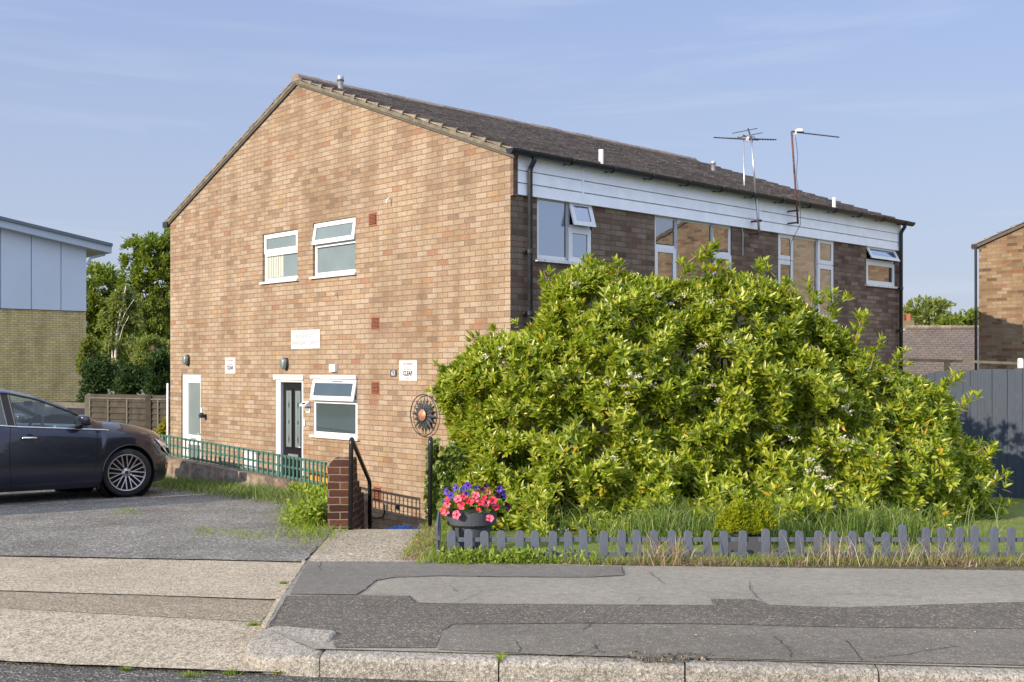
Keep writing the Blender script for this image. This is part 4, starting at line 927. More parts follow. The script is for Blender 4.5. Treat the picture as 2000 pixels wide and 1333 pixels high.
trellis(432, 333, .608, .661, 'green trellis panel in front of the glazed white door'); trellis(333, 262, .661, .70, 'green trellis panel partly behind the car bonnet')
# brick pier with stepped wall down the stairs
W_ = thing('brick_pier', 'dark red brick pier and stepped wall beside the path steps', 'wall', (-1.85, 11.2, 0))
mb = MB(); mb.box(0, .25, 0, .34, -.6, .76); mb.add([(0, 0, .76), (.25, 0, .76), (.25, .34, .76), (0, .34, .76), (.06, .06, .83), (.25, .04, .83), (.25, .3, .83), (.06, .3, .83)], [(0, 1, 5, 4), (1, 2, 6, 5), (2, 3, 7, 6), (3, 0, 4, 7), (4, 5, 6, 7)])
mb.build('pier', M['red_brick'], W_, uv=wall_uv, recalc=False, bevel=0)
mb = MB()
for y0, y1, z in ((.34, .42, .76), (.42, .64, .69), (.64, .80, .615), (.80, .96, .52), (.96, 1.10, .44), (1.10, 1.32, .35)): mb.box(-.02, .19, y0, y1, -.62, z)
mb.box(-.12, -.05, 1.32, 2.75, -.62, zP(12.6) + .02); mb.box(-.12, .19, 1.32, 1.36, -.62, zP(12.5) + .03)
mb.build('stepped_wall', M['red_brick'], W_, uv=wall_uv)
# steps going down to the passage
mb = MB()
for k in range(4): mb.box(-1.655, -.80, 11.16 + .28 * k + .0, 11.16 + .28 * (k + 1), -.62, zP(11.2) - .16 * (k + 1))
mb.box(-1.655, -.80, 11.12, 11.16, -.62, zP(11.15) + .004)
tag(mb.build('steps', M['pathc']), kind='structure')
mb = MB(); mb.box(-.80, -.70, 11.1, 13.4, -.62, zP(12) + .01); tag(mb.build('retaining_wall', M['red_brick'], uv=wall_uv), 'short brick wall holding the bank beside the steps under the ivy', 'wall')
# handrails
def rail(pts, label):
    mb = MB(); P = [Vector(p) for p in pts]; sm = []
    for i, p in enumerate(P):
        if 0 < i < len(P) - 1:
            a = P[i - 1]; b = P[i + 1]; d0 = (a - p).normalized() * .06; d1 = (b - p).normalized() * .06
            for k in range(5): t_ = k / 4; sm.append((p + d0) * (1 - t_) ** 2 + p * 2 * t_ * (1 - t_) + (p + d1) * t_ ** 2)
        else: sm.append(p)
    o = P[0].copy(); mb.tube([q - o for q in sm], .023, 12); ob = mb.build('handrail', M['bark_rail'], smooth=True); ob.location = o; tag(ob, label, 'handrail', 'black handrails beside the steps')
rail([(-1.605, 11.08, .11), (-1.60, 11.12, 1.05), (-1.60, 12.55, .47), (-1.60, 12.6, -.35)], 'black bent handrail in front of the brick pier')
rail([(-.825, 11.22, .10), (-.82, 11.25, 1.045), (-.905, 12.65, .47), (-.895, 12.7, -.35)], 'black handrail beside the ivy and the sun ornament')
# blue tarpaulin
n_ = 26; V = []; Tt = []
for i in range(n_ + 1):
    for j in range(n_ + 1):
        x = -.35 + .7 * i / n_; y = -.3 + .6 * j / n_; r_ = math.hypot(x / .35, y / .3); h = max(0, 1 - r_ ** 2) ** .7
        z = h * (.42 + .22 * mnoise.noise(Vector((x * 6, y * 6, 1)))) + .20 * abs(mnoise.noise(Vector((x * 13, y * 13, 4)))); V.append((x, y, max(z, 0)))
for i in range(n_):
    for j in range(n_): k = i * (n_ + 1) + j; Tt.append((k, k + 1, k + n_ + 2, k + n_ + 1))
mb = MB(); mb.add(V, Tt); o = mb.build('tarpaulin', M['blue_tarp']); p = at(793, 1030, 15.0); o.location = (p.x, p.y, -.62); tag(o, 'crumpled bright blue tarpaulin on the ground at the foot of the wall', 'tarpaulin')
p = at(793, 1018, 15.0); o.scale = (1.15, 1, (p.z + .62) / .62)
def gpd(px, py, d):
    c0 = CO - FX * d; x = (px - 1000) / F; s_ = (c0.x - x * c0.y) / (math.sin(A) + math.cos(A) * x); return s_, EYE - (py - HZ) / F * (c0.y + math.cos(A) * s_)
# orange crates behind the trellis
for k, (px_, py_, nm) in enumerate(((618, 919, 'upper orange crate of the pair behind the trellis by the black door'), (618, 936, 'lower orange crate of the pair behind the trellis by the black door'))):
    s_, z_ = gp(px_, py_); H = thing('crate', nm, 'crate', CO, A, 'orange crates'); mb = MB(); zc = -.03 if k else .12
    s0, s1 = gpd(644, py_, .45)[0], gpd(604, py_, .45)[0]; h = .08
    mb.box(s0, s1, zc - h, zc + h * .5, .10, .13, MG); mb.box(s0, s1, zc - h, zc + h * .5, .42, .45, MG); mb.box(s0, s1, zc - h, zc - h + .02, .13, .42, MG); mb.box(s0, s0 + .02, zc - h, zc + h * .5, .13, .42, MG); mb.box(s1 - .02, s1, zc - h, zc + h * .5, .13, .42, MG)
    mb.build('body', M['orange'], H); mb = MB(); mb.box(s0 - .02, s1 + .02, zc + h * .62, zc + h, .08, .47, MG); mb.build('rim', M['orange'], H)
mb = MB(); s0, s1 = gpd(644, 936, .45)[0], gpd(604, 936, .45)[0]; mb.box(s0, s1, -.62, -.115, .1, .45, MG); o = mb.build('cupboard', M['upvc'], bevel=.01); o.location = CO; o.rotation_euler = (0, 0, A); tag(o, 'low pale cupboard under the orange crates beside the black door', 'cupboard')

# left lap panel fence
def lap_fence(a, b, ztop, zbot, label, n=3):
    a = Vector(a); b = Vector(b); d = b - a; L_ = d.length; dn = d.normalized(); nn = Vector((dn.y, -dn.x)); nn = nn if nn.y < 0 else -nn
    H = thing('lap_fence', label, 'fence', (a.x, a.y, 0)); P = lambda s, z, o: (dn.x * s + nn.x * o, dn.y * s + nn.y * o, z)
    mb = MB(); z = zbot
    while z < ztop - .05:
        w0 = random.uniform(-.006, .006)
        mb.add([P(s, zz, o_) for s in (.04, L_ - .04) for zz, o_ in ((z, .038), (z + .15, .004 + w0), (z + .15, -.004 + w0), (z, .012))], [(0, 1, 2, 3), (7, 6, 5, 4), (0, 4, 5, 1), (1, 5, 6, 2), (2, 6, 7, 3), (3, 7, 4, 0)]); z += .125
    mb.build('slats', M['wood'], H)
    for k in range(n + 1): s = .03 + (L_ - .06) * k / n; mb = MB(); mb.box(s - .02, s + .02, zbot, ztop - .02, .024, .05, P); mb.build('batten', M['pale_wood'], H)
    mb = MB(); mb.box(0, L_, ztop - .03, ztop, -.03, .055, P); mb.build('capping', M['pale_wood'], H)
zt_ = lambda py, Y: EYE - (py - HZ) / F * Y
A0 = at(333, 777, 22.95); A1 = at(291, 775, 23.3); A2 = at(177, 777, 24.3); 
lap_fence((A1.x, A1.y), (A2.x, A2.y), zt_(777, 23.8), -.6, 'wider weathered lap fence panel between the yellow brick building and the house'); lap_fence((A0.x, A0.y), (A1.x, A1.y), zt_(779, 23.1), -.6, 'narrow lap fence panel against the corner of the house', 2)
for (px_, Y_, top_, lb, m_, w_) in ((174, 24.35, 770, 'pale square post at the left end of the lap fence', 'pale_wood', .07), (291, 23.25, 772, 'post between the two lap fence panels', 'wood', .06)):
    p = at(px_, top_, Y_); mb = MB(); mb.box(-w_, w_, -w_, w_, -.6, p.z - .03); mb.add([(-w_ - .01, -w_ - .01, p.z - .03), (w_ + .01, -w_ - .01, p.z - .03), (w_ + .01, w_ + .01, p.z - .03), (-w_ - .01, w_ + .01, p.z - .03), (0, 0, p.z + .02)], [(0, 1, 4), (1, 2, 4), (2, 3, 4), (3, 0, 4), (3, 2, 1, 0)])
    o = mb.build('fence_post', M[m_]); o.location = (p.x, p.y, 0); tag(o, lb, 'post')
a = at(178, 793, 24.3); b = at(90, 790, 25.6); mb = MB(); mb.beam(a, b, .05, .12); tag(mb.build('wooden_rail', M['pale_wood']), 'pale wooden rail running left from the lap fence behind the car', 'rail')

# tall grey board fence on the right
H = thing('board_fence', 'tall grey painted board fence at the right behind the lawn', 'fence', (6.18, 15.7, 0)); p0 = Vector((5.98 - .9 * .688, 15.66 + .9 * .725)); dn = Vector((.688, -.725)); nn = Vector((-.725, -.688))
for k in range(8, 36):
    s = k * .1005; x = p0.x + dn.x * s; y = p0.y + dn.y * s; mb = MB(); top_ = 1.65 + .004 * k + random.uniform(-.006, .008) + (.012 if k % 18 > 9 else 0); w_ = .0485 + random.uniform(-.001, .001); o_ = random.uniform(-.004, .004); tlt = random.uniform(-.003, .003)
    P = lambda a, b, c: (x - 6.18 + dn.x * (a + tlt * c) + nn.x * b, y - 15.7 + dn.y * (a + tlt * c) + nn.y * b, c)
    mb.box(-w_, w_, o_, .018 + o_, zP(y) - .02, top_, P); mb.build('board', M['grey_paint'], H)
mb = MB()
for z in (.25, .9, 1.45): mb.beam((p0.x - 6.18 - nn.x * .03, p0.y - 15.7 - nn.y * .03, z), (p0.x + dn.x * 3.6 - 6.18 - nn.x * .03, p0.y + dn.y * 3.6 - 15.7 - nn.y * .03, z), .05, .07)
mb.build('rear_rail', M['wood'], H)
# rail behind
H = thing('wooden_rail', 'weathered horizontal timber rail on a post behind the board fence', 'rail', at(1850, 712, 17.2)); o0 = H.location.copy()
mb = MB(); a = at(1770, 703, 17.4) - o0; b = at(1880, 706, 17.2) - o0; c_ = at(2060, 713, 16.9) - o0; mb.beam(a, b, .04, .045); mb.build('rail', M['wood'], H); mb = MB(); mb.beam(b, c_, .04, .04); mb.build('rail', M['pale_wood'], H)  # right stretch in paler wood imitates sunlight falling on the rail
mb = MB(); mb.box(-.035, .035, -.035, .035, -1.8, .07); mb.build('post', M['wood'], H)
p = at(1993, 711, 16.9); mb = MB(); mb.box(-.035, .035, -.035, .035, -.07, .07); mb.lathe([(.04, .07), (.035, .085), (.001, .085)], (0, 0, 0), 12); o = mb.build('hanging_box', M['lead'], bevel=.01); o.location = p; tag(o, 'small pale box hanging on the timber rail above the board fence', 'box')

# picket fence
def picket_mesh(h, w_=.0335, th=.014):
    n_ = 8; out_ = [(-w_, 0), (w_, 0)] + [(w_ * math.cos(math.pi * i / n_), h - w_ * .8 + w_ * .8 * math.sin(math.pi * i / n_)) for i in range(n_ + 1)]
    vs = [(x, -th / 2, z) for x, z in out_] + [(x, th / 2, z) for x, z in out_]; k = len(out_); m_ = MB()
    m_.add(vs, [tuple(range(k)), tuple(range(k, 2 * k))[::-1]] + [(i, (i + 1) % k, k + (i + 1) % k, k + i) for i in range(k)]); return m_
def pickets(pxs, tops, base, label, Yf, gcode='low picket fence sections along the pavement', first_post=None):
    Y = Yf; H = thing('picket_fence', label, 'fence', ((pxs[0] - 1000) / F * Y, Y, zP(Y)), 0, gcode); x0 = H.location.x
    for px_, tp in zip(pxs, tops):
        X = (px_ - 1000) / F * Y; h = (base - tp) / F * Y + .02; o = picket_mesh(h).build('picket', M['picket_paint'], H, bevel=.002); o.location = (X - x0, 0, (EYE - (base - HZ) / F * Y) - zP(Y) - .02 + random.uniform(-.004, .004)); o.rotation_euler = (R(random.uniform(-2.5, 2.5)), R(random.uniform(-2.4, 2.4)), 0)
    xa = (pxs[0] - 14 - 1000) / F * Y - x0; xb = (pxs[-1] + 14 - 1000) / F * Y - x0
    for py_ in (1055, 1084): z = EYE - (py_ - HZ) / F * Y - zP(Y); mb = MB(); mb.box(xa, xb, .008, .026, z - .017, z + .017); mb.build('rail', M['picket_paint'], H, bevel=.002)
    return H
pickets([883, 915, 947, 980, 1013, 1046, 1078, 1111, 1141], [1035, 1034, 1036, 1037, 1037, 1037, 1037, 1037, 1034], 1096, 'low grey picket fence section in front of the flower pot', 8.92)
pickets([1178, 1212, 1245, 1279, 1313, 1346, 1380, 1414.5, 1449], [1036] * 9, 1097, 'low grey picket fence section in front of the tall grass', 8.92)
pickets([1496, 1530, 1563, 1597, 1630, 1664, 1698, 1731, 1764], [1033, 1034, 1036, 1036, 1037, 1038, 1039, 1040, 1025], 1098, 'low grey picket fence section right of the yellow conifer', 8.90)
pickets([1806, 1840, 1872, 1905, 1940, 1973, 2006, 2040, 2075], [1029] * 9, 1096, 'low grey picket fence section at the right edge of the lawn', 8.92)
H = thing('picket_fence', 'short dark picket fence section running back beside the path', 'fence', (-.60, 8.95, zP(8.95)), 0)
for k in range(11):
    y = .05 + k * .14; o = picket_mesh(.30).build('picket', M['picket_paint'], H); o.location = (-.085 * y / 1.5 * 1.5 * .6, y, -.0); o.rotation_euler = (0, 0, R(90))
mb = MB(); mb.beam((.012, 0, .18), (-.07, 1.5, .18), .018, .034); mb.beam((.012, 0, .06), (-.07, 1.5, .06), .018, .034); mb.build('rail', M['picket_paint'], H)

# ------------------------------------------------------------------ car
def build_car():
    a = R(46.5); fw = Vector((math.cos(a), math.sin(a), 0)); lf = Vector((-math.sin(a), math.cos(a), 0))
    wheel = Vector((-5.16, 15.0, 0)); org = wheel + lf * .86; org.z = zP(15.2) + .005
    CAR = thing('parked_car', 'dark blue grey hatchback parked at the left facing the brick house', 'car', org, 0)
    CAR.rotation_euler = Matrix(((fw.x, lf.x, 0), (fw.y, lf.y, 0), (0, 0, 1))).to_euler(); CAR.rotation_euler.rotate_axis('Y', .0225); CAR.rotation_euler.rotate_axis('X', -.022)
    t = NT('car_paint'); fl = t.noise(900, 2); t.col(t.mix(fl, (.017, .018, .036), (.042, .043, .070))).set(Roughness=.28, Metallic=.6)
    t.b.inputs['Coat Weight'].default_value = 1; t.b.inputs['Coat Roughness'].default_value = .03; paint = t.m
    t = NT('car_glass'); t.n.remove(t.b); tr = t.node('ShaderNodeBsdfTransparent'); tr.inputs[0].default_value = (.80, .92, .94, 1); gl = t.node('ShaderNodeBsdfGlossy'); gl.inputs['Roughness'].default_value = .01
    fr = t.node('ShaderNodeFresnel'); fr.inputs[0].default_value = 1.5; lw = t.node('ShaderNodeLayerWeight'); lw.inputs[0].default_value = .25; mxx = t.node('ShaderNodeMixShader'); t.link(t.math('ADD', t.math('MULTIPLY', lw.outputs['Fresnel'], .0), t.math('ADD', .07, t.math('MULTIPLY', t.math('POWER', lw.outputs['Facing'], 4.0), .6))), mxx.inputs[0]); t.link(tr.outputs[0], mxx.inputs[1]); t.link(gl.outputs[0], mxx.inputs[2]); t.link(mxx.outputs[0], t.out.inputs[0]); glass = t.m
    chrome = NT('chrome').col((.75, .77, .8)).set(Metallic=1, Roughness=.12).m
    rubber = simple('tyre_rubber', (.018, .018, .02), .75); trim = simple('car_trim', (.02, .02, .022), .5); inner = simple('car_interior', (.16, .19, .20), .8)
    nx = lambda x: x if x < .35 else .35 + (x - .35) * .84
    def I(tab): tab = [(nx(q[0]), q[1]) for q in tab]; xs_ = [q[0] for q in tab][::-1]; ys_ = [q[1] for q in tab][::-1]; return lambda x: sum(np.interp(x + d, xs_, ys_) for d in (-.05, -.025, 0, .025, .05)) / 5
    Zc = I([(1.0, .45), (.93, .50), (.89, .66), (.82, .785), (.6, .875), (.3, .945), (0, 1.0), (-.25, 1.025), (-.34, 1.045), (-.8, 1.26), (-1.15, 1.39), (-1.5, 1.46), (-2.0, 1.475), (-2.6, 1.42), (-3.05, 1.32), (-3.2, 1.24), (-3.38, 1.0), (-3.46, .85), (-3.5, .5)])
    Wd = I([(.97, .28), (.90, .44), (.82, .58), (.70, .715), (.55, .81), (.36, .875), (.1, .905), (-1, .91), (-2.6, .905), (-3.1, .86), (-3.4, .74), (-3.5, .55)])
    ZB = I([(1.0, .42), (.93, .47), (.86, .60), (.74, .70), (.5, .785), (.2, .862), (-.2, .895), (-.5, .91), (-1.5, .962), (-2.4, 1.04), (-2.9, 1.10), (-3.2, 1.06), (-3.5, .8)])
    YR = I([(1.0, .2), (.9, .34), (.8, .46), (.6, .60), (.3, .70), (0, .735), (-.3, .755), (-.45, .775), (-.8, .70), (-1.15, .635), (-1.6, .60), (-2.4, .59), (-3.0, .56), (-3.3, .60), (-3.5, .5)])
    ZR = I([(1.0, .44), (.93, .485), (.88, .63), (.8, .725), (.6, .838), (.3, .912), (0, .965), (-.25, .975), (-.36, .97), (-.8, 1.165), (-1.15, 1.30), (-1.5, 1.375), (-2, 1.395), (-2.6, 1.34), (-3.1, 1.22), (-3.3, 1.08), (-3.5, .7)])
    xs = np.arange(-3.5, .885, .03)
    def section(x):
        W_ = Wd(x); zb = ZB(x); zs = np.interp(x, [-3.5, -3.2, -2.2, -.4, .4, .8, .97], [.32, .22, .15, .145, .17, .18, .24]); yr = min(YR(x), W_ - .05); zr = max(ZR(x), zb + .01); zc = max(Zc(x), zr + .005)
        arch = 0
        for xc in (0, -2.65):
            if abs(x - xc) < .375: arch = max(arch, .315 + math.sqrt(.375 ** 2 - (x - xc) ** 2) * 1.0)
        fl = 0
        P = [(W_ - .09, zs), (W_ - .02, zs + .09), (W_ + fl, .36), (W_ + .002, .52), (W_ - .006, .66), (W_ - .018, zb - .115), (W_ - .026, zb - .075), (W_ - .05, zb)]
        if arch > zs:
            Q = []
            for y, z in P: Q.append((y, zb - (zb - z) * (zb - arch) / (zb - zs)))
            Q[0] = (Wd(x) + .004, Q[0][1]); Q[1] = (Wd(x) + .006, Q[1][1]); P = Q
        zm = [max(z, zs) for y, z in P]
        P = [(y, min(z, zb)) for (y, z) in P]
        P += [(yr, zr), (yr - .05, zr + (zc - zr) * .45), (yr * .5, zr + (zc - zr) * .88), (0, zc)]
        return P
    secs = [section(x) for x in xs]; K = len(secs[0])
    body = MB(); gls = {'front': MB(), 'rear': MB(), 'screen': MB(), 'back': MB(), 'quarter': MB()}
    V = []
    for x, P in zip(xs, secs):
        for sgn in (-1, 1):
            for y, z in P: V.append((x, sgn * y, z))
    body.v = list(V); 
    for g_ in gls.values(): g_.v = list(V)
    for i in range(len(xs) - 1):
        xm = (xs[i] + xs[i + 1]) / 2
        for sgn in (0, 1):
            for j in range(K - 1):
                q = [(i * 2 + sgn) * K + j, (i * 2 + sgn) * K + j + 1, ((i + 1) * 2 + sgn) * K + j + 1, ((i + 1) * 2 + sgn) * K + j]
                tgt = body
                if j == 7 and -1.50 < xm < -.56: tgt = gls['front']
                elif j == 7 and -2.42 < xm < -1.60: tgt = gls['rear']
                elif j == 7 and -2.85 < xm < -2.5: tgt = gls['quarter']
                elif j >= 9 and -1.16 < xm < -.47: tgt = gls['screen']
                elif j >= 9 and -3.36 < xm < -3.12: tgt = gls['back']
                tgt.f.append(tuple(q))
    n_ = len(xs) - 1
    for base in (n_,): body.f.append(tuple((base * 2) * K + j for j in range(K)) + tuple((base * 2 + 1) * K + j for j in range(K))[::-1])
    body.f.append(tuple(j for j in range(K)) + tuple(K + j for j in range(K))[::-1])
    def fin(mb, nm, m):
        used = sorted({i for f in mb.f for i in f}); mp_ = {o: n for n, o in enumerate(used)}; mb.v = [mb.v[i] for i in used]; mb.f = [tuple(mp_[i] for i in f) for f in mb.f]
        return mb.build(nm, m, CAR, smooth=True)
    bo = fin(body, 'body', paint)
    for k_, g_ in gls.items():
        if k_ in ('front', 'rear', 'quarter'):
            for h__ in (0, 1):
                q_ = MB(); q_.v = list(g_.v); q_.f = [f for f in g_.f if (g_.v[f[0]][1] < 0) == (h__ == 0)]; fin(q_, {'front': 'front_window', 'rear': 'rear_window', 'quarter': 'quarter_window'}[k_], glass)
            continue
        fin(g_, {'front': 'front_window', 'rear': 'rear_window', 'screen': 'windscreen', 'back': 'tailgate_window', 'quarter': 'quarter_window'}[k_], glass)
    def side_y(x, z):
        P = section(x); P = P[:8]; zz = [p[1] for p in P]; yy = [p[0] for p in P]; return float(np.interp(z, zz, yy))
    def belt(x): return section(x)[7]
    def rail_(x): return section(x)[8]
    # floor / wheel housings / interior
    mb = MB(); mb.box(-3.2, .30, -.74, .74, .22, .26); mb.build('underbody', trim, CAR)
    for xc in (0, -2.65):
        for sg in (-1, 1):
            mb = MB(); mb.lathe([(.001, sg * .55), (.37, sg * .55), (.385, sg * .87)], (xc, 0, .315), 24, 'y'); mb.build('wheel_housing', M['dark_gap'], CAR)
    mb = MB(); mb.box(-.95, -.45, -.78, .78, .55, .97); mb.build('dashboard', inner, CAR, bevel=.03)
    for y_, x_ in ((-.38, -1.62), (.38, -1.62), (-.38, -2.5), (.38, -2.5)):
        mb = MB(); mb.box(x_, x_ + .5, y_ - .25, y_ + .25, .38, .56); mb.beam((x_ + .02, y_, .5), (x_ - .16, y_, 1.08), .14, .46, (0, 1, 0)) if False else mb.box(-.08, .06, y_ - .24, y_ + .24, 0, .58, lambda x, y, z, x_=x_: (x_ + x - z * .28, y, .52 + z)); mb.box(-.05, .04, y_ - .13, y_ + .13, .60, .78, lambda x, y, z, x_=x_: (x_ + x - z * .28, y, .52 + z)); mb.build('seat', simple('car_seat', (.16, .18, .18), .8), CAR, bevel=.03)
    mb = MB(); pts = []
    for k in range(25): t_ = 2 * math.pi * k / 24; pts.append((-1.06 + .06 * math.sin(t_) * 1.2, -.38 + .185 * math.cos(t_), .93 + .17 * math.sin(t_)))
    mb.tube(pts, .017, 8, False); mb.box(-1.05, -.95, -.44, -.32, .90, .97); mb.beam((-1.05, -.56, .93), (-1.05, -.2, .93), .03, .04); mb.build('steering_wheel', trim, CAR, smooth=False)
    mb = MB(); mb.box(-1.0, -.97, -.10, .10, 1.22, 1.28); mb.build('rear_view_mirror', trim, CAR)
    # shut lines, chrome strip, handles, mirrors
    def line(pts, r, nm, m, sg=-1, off=.002):
        mb = MB(); mb.tube([(x, sg * (side_y(x, z) + off), z) for x, z in pts], r, 6); return mb.build(nm, m, CAR)
    for sg in (-1, 1):
        zz = np.linspace(.19, .89, 12)
        line([(-.46 - .10 * ((z - .6) / .4) ** 2 * (1 if z < .6 else -.4), z) for z in zz], .0045, 'door_seam', M['dark_gap'], sg, -.001)
        line([(-1.56 - .03 * math.sin((z - .24) * 4), z) for z in np.linspace(.19, .94, 12)], .0045, 'door_seam', M['dark_gap'], sg, -.001)
        mb = MB(); mb.tube([(x, sg * (belt(x)[0] + .004), belt(x)[1] - .004) for x in np.linspace(-.28, -2.7, 40)], .011, 6); mb.build('chrome_strip', chrome, CAR, smooth=True)
        mb = MB(); mb.tube([(x, sg * (rail_(x)[0] + .006), rail_(x)[1]) for x in np.linspace(-.58, -2.8, 40)], .012, 6); mb.build('window_seal', trim, CAR, smooth=True)
        mb = MB()
        for xa in (-1.50, -1.60):
            mb.tube([(xa, sg * (belt(xa)[0] + .003), belt(xa)[1]), (xa, sg * (rail_(xa)[0] + .003), rail_(xa)[1])], .012, 6)
        xa = -1.55; mb.add([(x, sg * (f_(x)[0] + .006), f_(x)[1]) for x in (-1.49, -1.61) for f_ in (belt, rail_)], [(0, 1, 3, 2)]); mb.build('door_pillar', trim, CAR)
        for xh in (-1.34, -2.35):
            zh = ZB(xh) - .135; y_ = side_y(xh, zh); mb = MB(); mb.tube([(xh - .11, sg * (y_ + .005), zh), (xh - .08, sg * (y_ + .035), zh), (xh + .06, sg * (y_ + .035), zh - .004), (xh + .10, sg * (y_ + .006), zh - .006)], [.012, .016, .016, .012], 8); h_ = mb.build('door_handle', chrome if xh > -2 else chrome, CAR, smooth=True)
            mb = MB(); mb.lathe([(.001, sg * .0), (.045, sg * 0), (.05, sg * .003)], (xh, sg * (y_ + .001), zh), 16, 'y'); mb.build('handle_recess', trim, h_)
        bm = bmesh.new(); bmesh.ops.create_uvsphere(bm, u_segments=20, v_segments=12, radius=1)
        for v in bm.verts:
            x, y, z = v.co; k = .9
            v.co = Vector((math.copysign(abs(x) ** .8, x) * .075 - .68 - z * .02, sg * (.985) + math.copysign(abs(y) ** .75, y) * .115, 1.03 + math.copysign(abs(z) ** .75, z) * .075))
        me = bpy.data.meshes.new('mirror'); bm.to_mesh(me); bm.free(); [setattr(p, 'use_smooth', True) for p in me.polygons]; me.materials.append(paint); o = bpy.data.objects.new('mirror', me); C.objects.link(o); o.parent = CAR
        mb = MB(); mb.box(-.72, -.62, sg * .84, sg * .95, .955, .985); mb.build('mirror_arm', trim, o)
        mb = MB(); mb.add([(-.56, sg * (belt(-.56)[0] + .004), belt(-.56)[1]), (-.72, sg * (belt(-.72)[0] + .004), belt(-.72)[1]), (-.72, sg * (rail_(-.72)[0] * .45 + belt(-.72)[0] * .55 + .006), rail_(-.72)[1] * .45 + belt(-.72)[1] * .55), (-.56, sg * (rail_(-.56)[0] + .005), rail_(-.56)[1])], [(0, 1, 2, 3)]); mb.build('mirror_base', trim, CAR)
        # head lamp: patch that follows the wing
        def patch(pts, nm, m, off=.006, sub=6):
            vs = []; fs = []
            A_, B_, C_, D_ = [np.array(p) for p in pts]
            for i in range(sub + 1):
                for j in range(sub + 1):
                    u, v = i / sub, j / sub; q = (A_ * (1 - u) + B_ * u) * (1 - v) + (D_ * (1 - u) + C_ * u) * v; q = (nx(q[0]), q[1])
                    vs.append((q[0] + off * .6, sg * (side_y(q[0], q[1]) + off), q[1]))
            for i in range(sub):
                for j in range(sub): k = i * (sub + 1) + j; fs.append((k, k + 1, k + sub + 2, k + sub + 1))
            mb = MB(); mb.add(vs, fs); return mb.build(nm, m, CAR, smooth=True)
        lamp = NT('lamp_lens').col((.75, .78, .8)).set(Metallic=.35, Roughness=.18); lamp.b.inputs['Coat Weight'].default_value = 1
        hl = patch([(.40, .775), (.88, .62), (.90, .48), (.66, .575)], 'headlight', lamp.m, .008)
        mb = MB()
        for x_, z_ in ((nx(.73), .60), (nx(.80), .565)): mb.lathe([(.001, 0), (.028, 0), (.034, sg * .01)], (x_, sg * (side_y(x_, z_) + .012), z_), 12, 'y')
        mb.build('lamp_unit', trim, hl)
        patch([(.66, .40), (.76, .40), (.76, .35), (.66, .35)], 'side_reflector', M['orange'], .006, 3)
        patch([(.80, .42), (.92, .42), (.92, .34), (.80, .34)], 'fog_lamp', chrome, .008, 3)
        # wheel arch lip
        for xc in (0, -2.65):
            mb = MB(); pts = []
            for k in range(25):
                t_ = math.pi * (k / 24); x = xc + .378 * math.cos(t_); z = .315 + .378 * math.sin(t_); pts.append((x, sg * (Wd(x) + .002), z))
            mb.tube(pts, .009, 6); mb.build('wheel_arch', paint, CAR, smooth=True)
        patch([(-.40, .30), (-.375, .30), (-.375, .12), (-.42, .12)], 'mud_flap', trim, .0, 3)
    # front grille, plate
    mb = MB(); mb.box(.84, .868, -.32, .32, .26, .38); mb.build('grille', trim, CAR); mb = MB(); mb.box(.80, .85, -.30, .30, .53, .56); mb.build('grille', chrome, CAR, bevel=.01)
    mb = MB(); mb.box(.868, .880, -.26, .26, .40, .50); mb.build('number_plate', M['white_paint'], CAR)
    mb = MB(); mb.tube([(-.42, -.5, 1.05), (-.50, .1, 1.10)], .008, 6); mb.build('wiper', trim, CAR)
    # wheels
    rimm = NT('alloy').col((.50, .44, .42)).set(Metallic=.9, Roughness=.28).m
    for xc in (0, -2.65):
        for sg in (-1, 1):
            Wh = bpy.data.objects.new('wheel', None); C.objects.link(Wh); Wh.parent = CAR; Wh.location = (xc, sg * .79, .322); Wh.rotation_euler = (0, 0, R(-17) if xc == 0 else 0); Wh.empty_display_size = .1
            mb = MB(); mb.lathe([(.24, -.10), (.30, -.11), (.318, -.09), (.3225, -.04), (.3225, .04), (.318, .09), (.30, .112), (.262, .112), (.24, .10)], (0, 0, 0), 56, 'y'); mb.build('tyre', rubber, Wh, smooth=True)
            rg = MB(); rg.lathe([(.24, sg * .098), (.247, sg * .108), (.240, sg * .110), (.228, sg * .098), (.222, sg * .03), (.222, -sg * .06)], (0, 0, 0), 56, 'y'); rm = rg.build('rim', rimm, Wh, smooth=True)
            mb = MB(); mb.lathe([(.001, sg * .0), (.222, sg * 0.0)], (0, 0, 0), 32, 'y'); mb.build('brake_disc', M['dark_gap'], Wh)
            mb = MB()
            for k in range(10):
                t_ = 2 * math.pi * k / 10 + .16
                for d in (-1, 1):
                    t1 = t_ + d * .17; t0 = t_ - d * .10
                    mb.beam((.055 * math.cos(t0), sg * .085, .055 * math.sin(t0)), (.232 * math.cos(t1), sg * .100, .232 * math.sin(t1)), .012, .014, (0, 1, 0))
            mb.lathe([(.001, sg * .095), (.03, sg * .095), (.06, sg * .088), (.066, sg * .06)], (0, 0, 0), 24, 'y'); mb.build('spokes', rimm, Wh)
            mb = MB(); mb.lathe([(.001, sg * .099), (.024, sg * .099), (.026, sg * .094)], (0, 0, 0), 20, 'y')
            for k in range(5): t_ = 2 * math.pi * k / 5; mb.lathe([(.001, sg * .096), (.010, sg * .096), (.010, sg * .08)], (.05 * math.cos(t_), 0, .05 * math.sin(t_)), 8, 'y')
            mb.build('hub_cap', trim, Wh)
build_car()

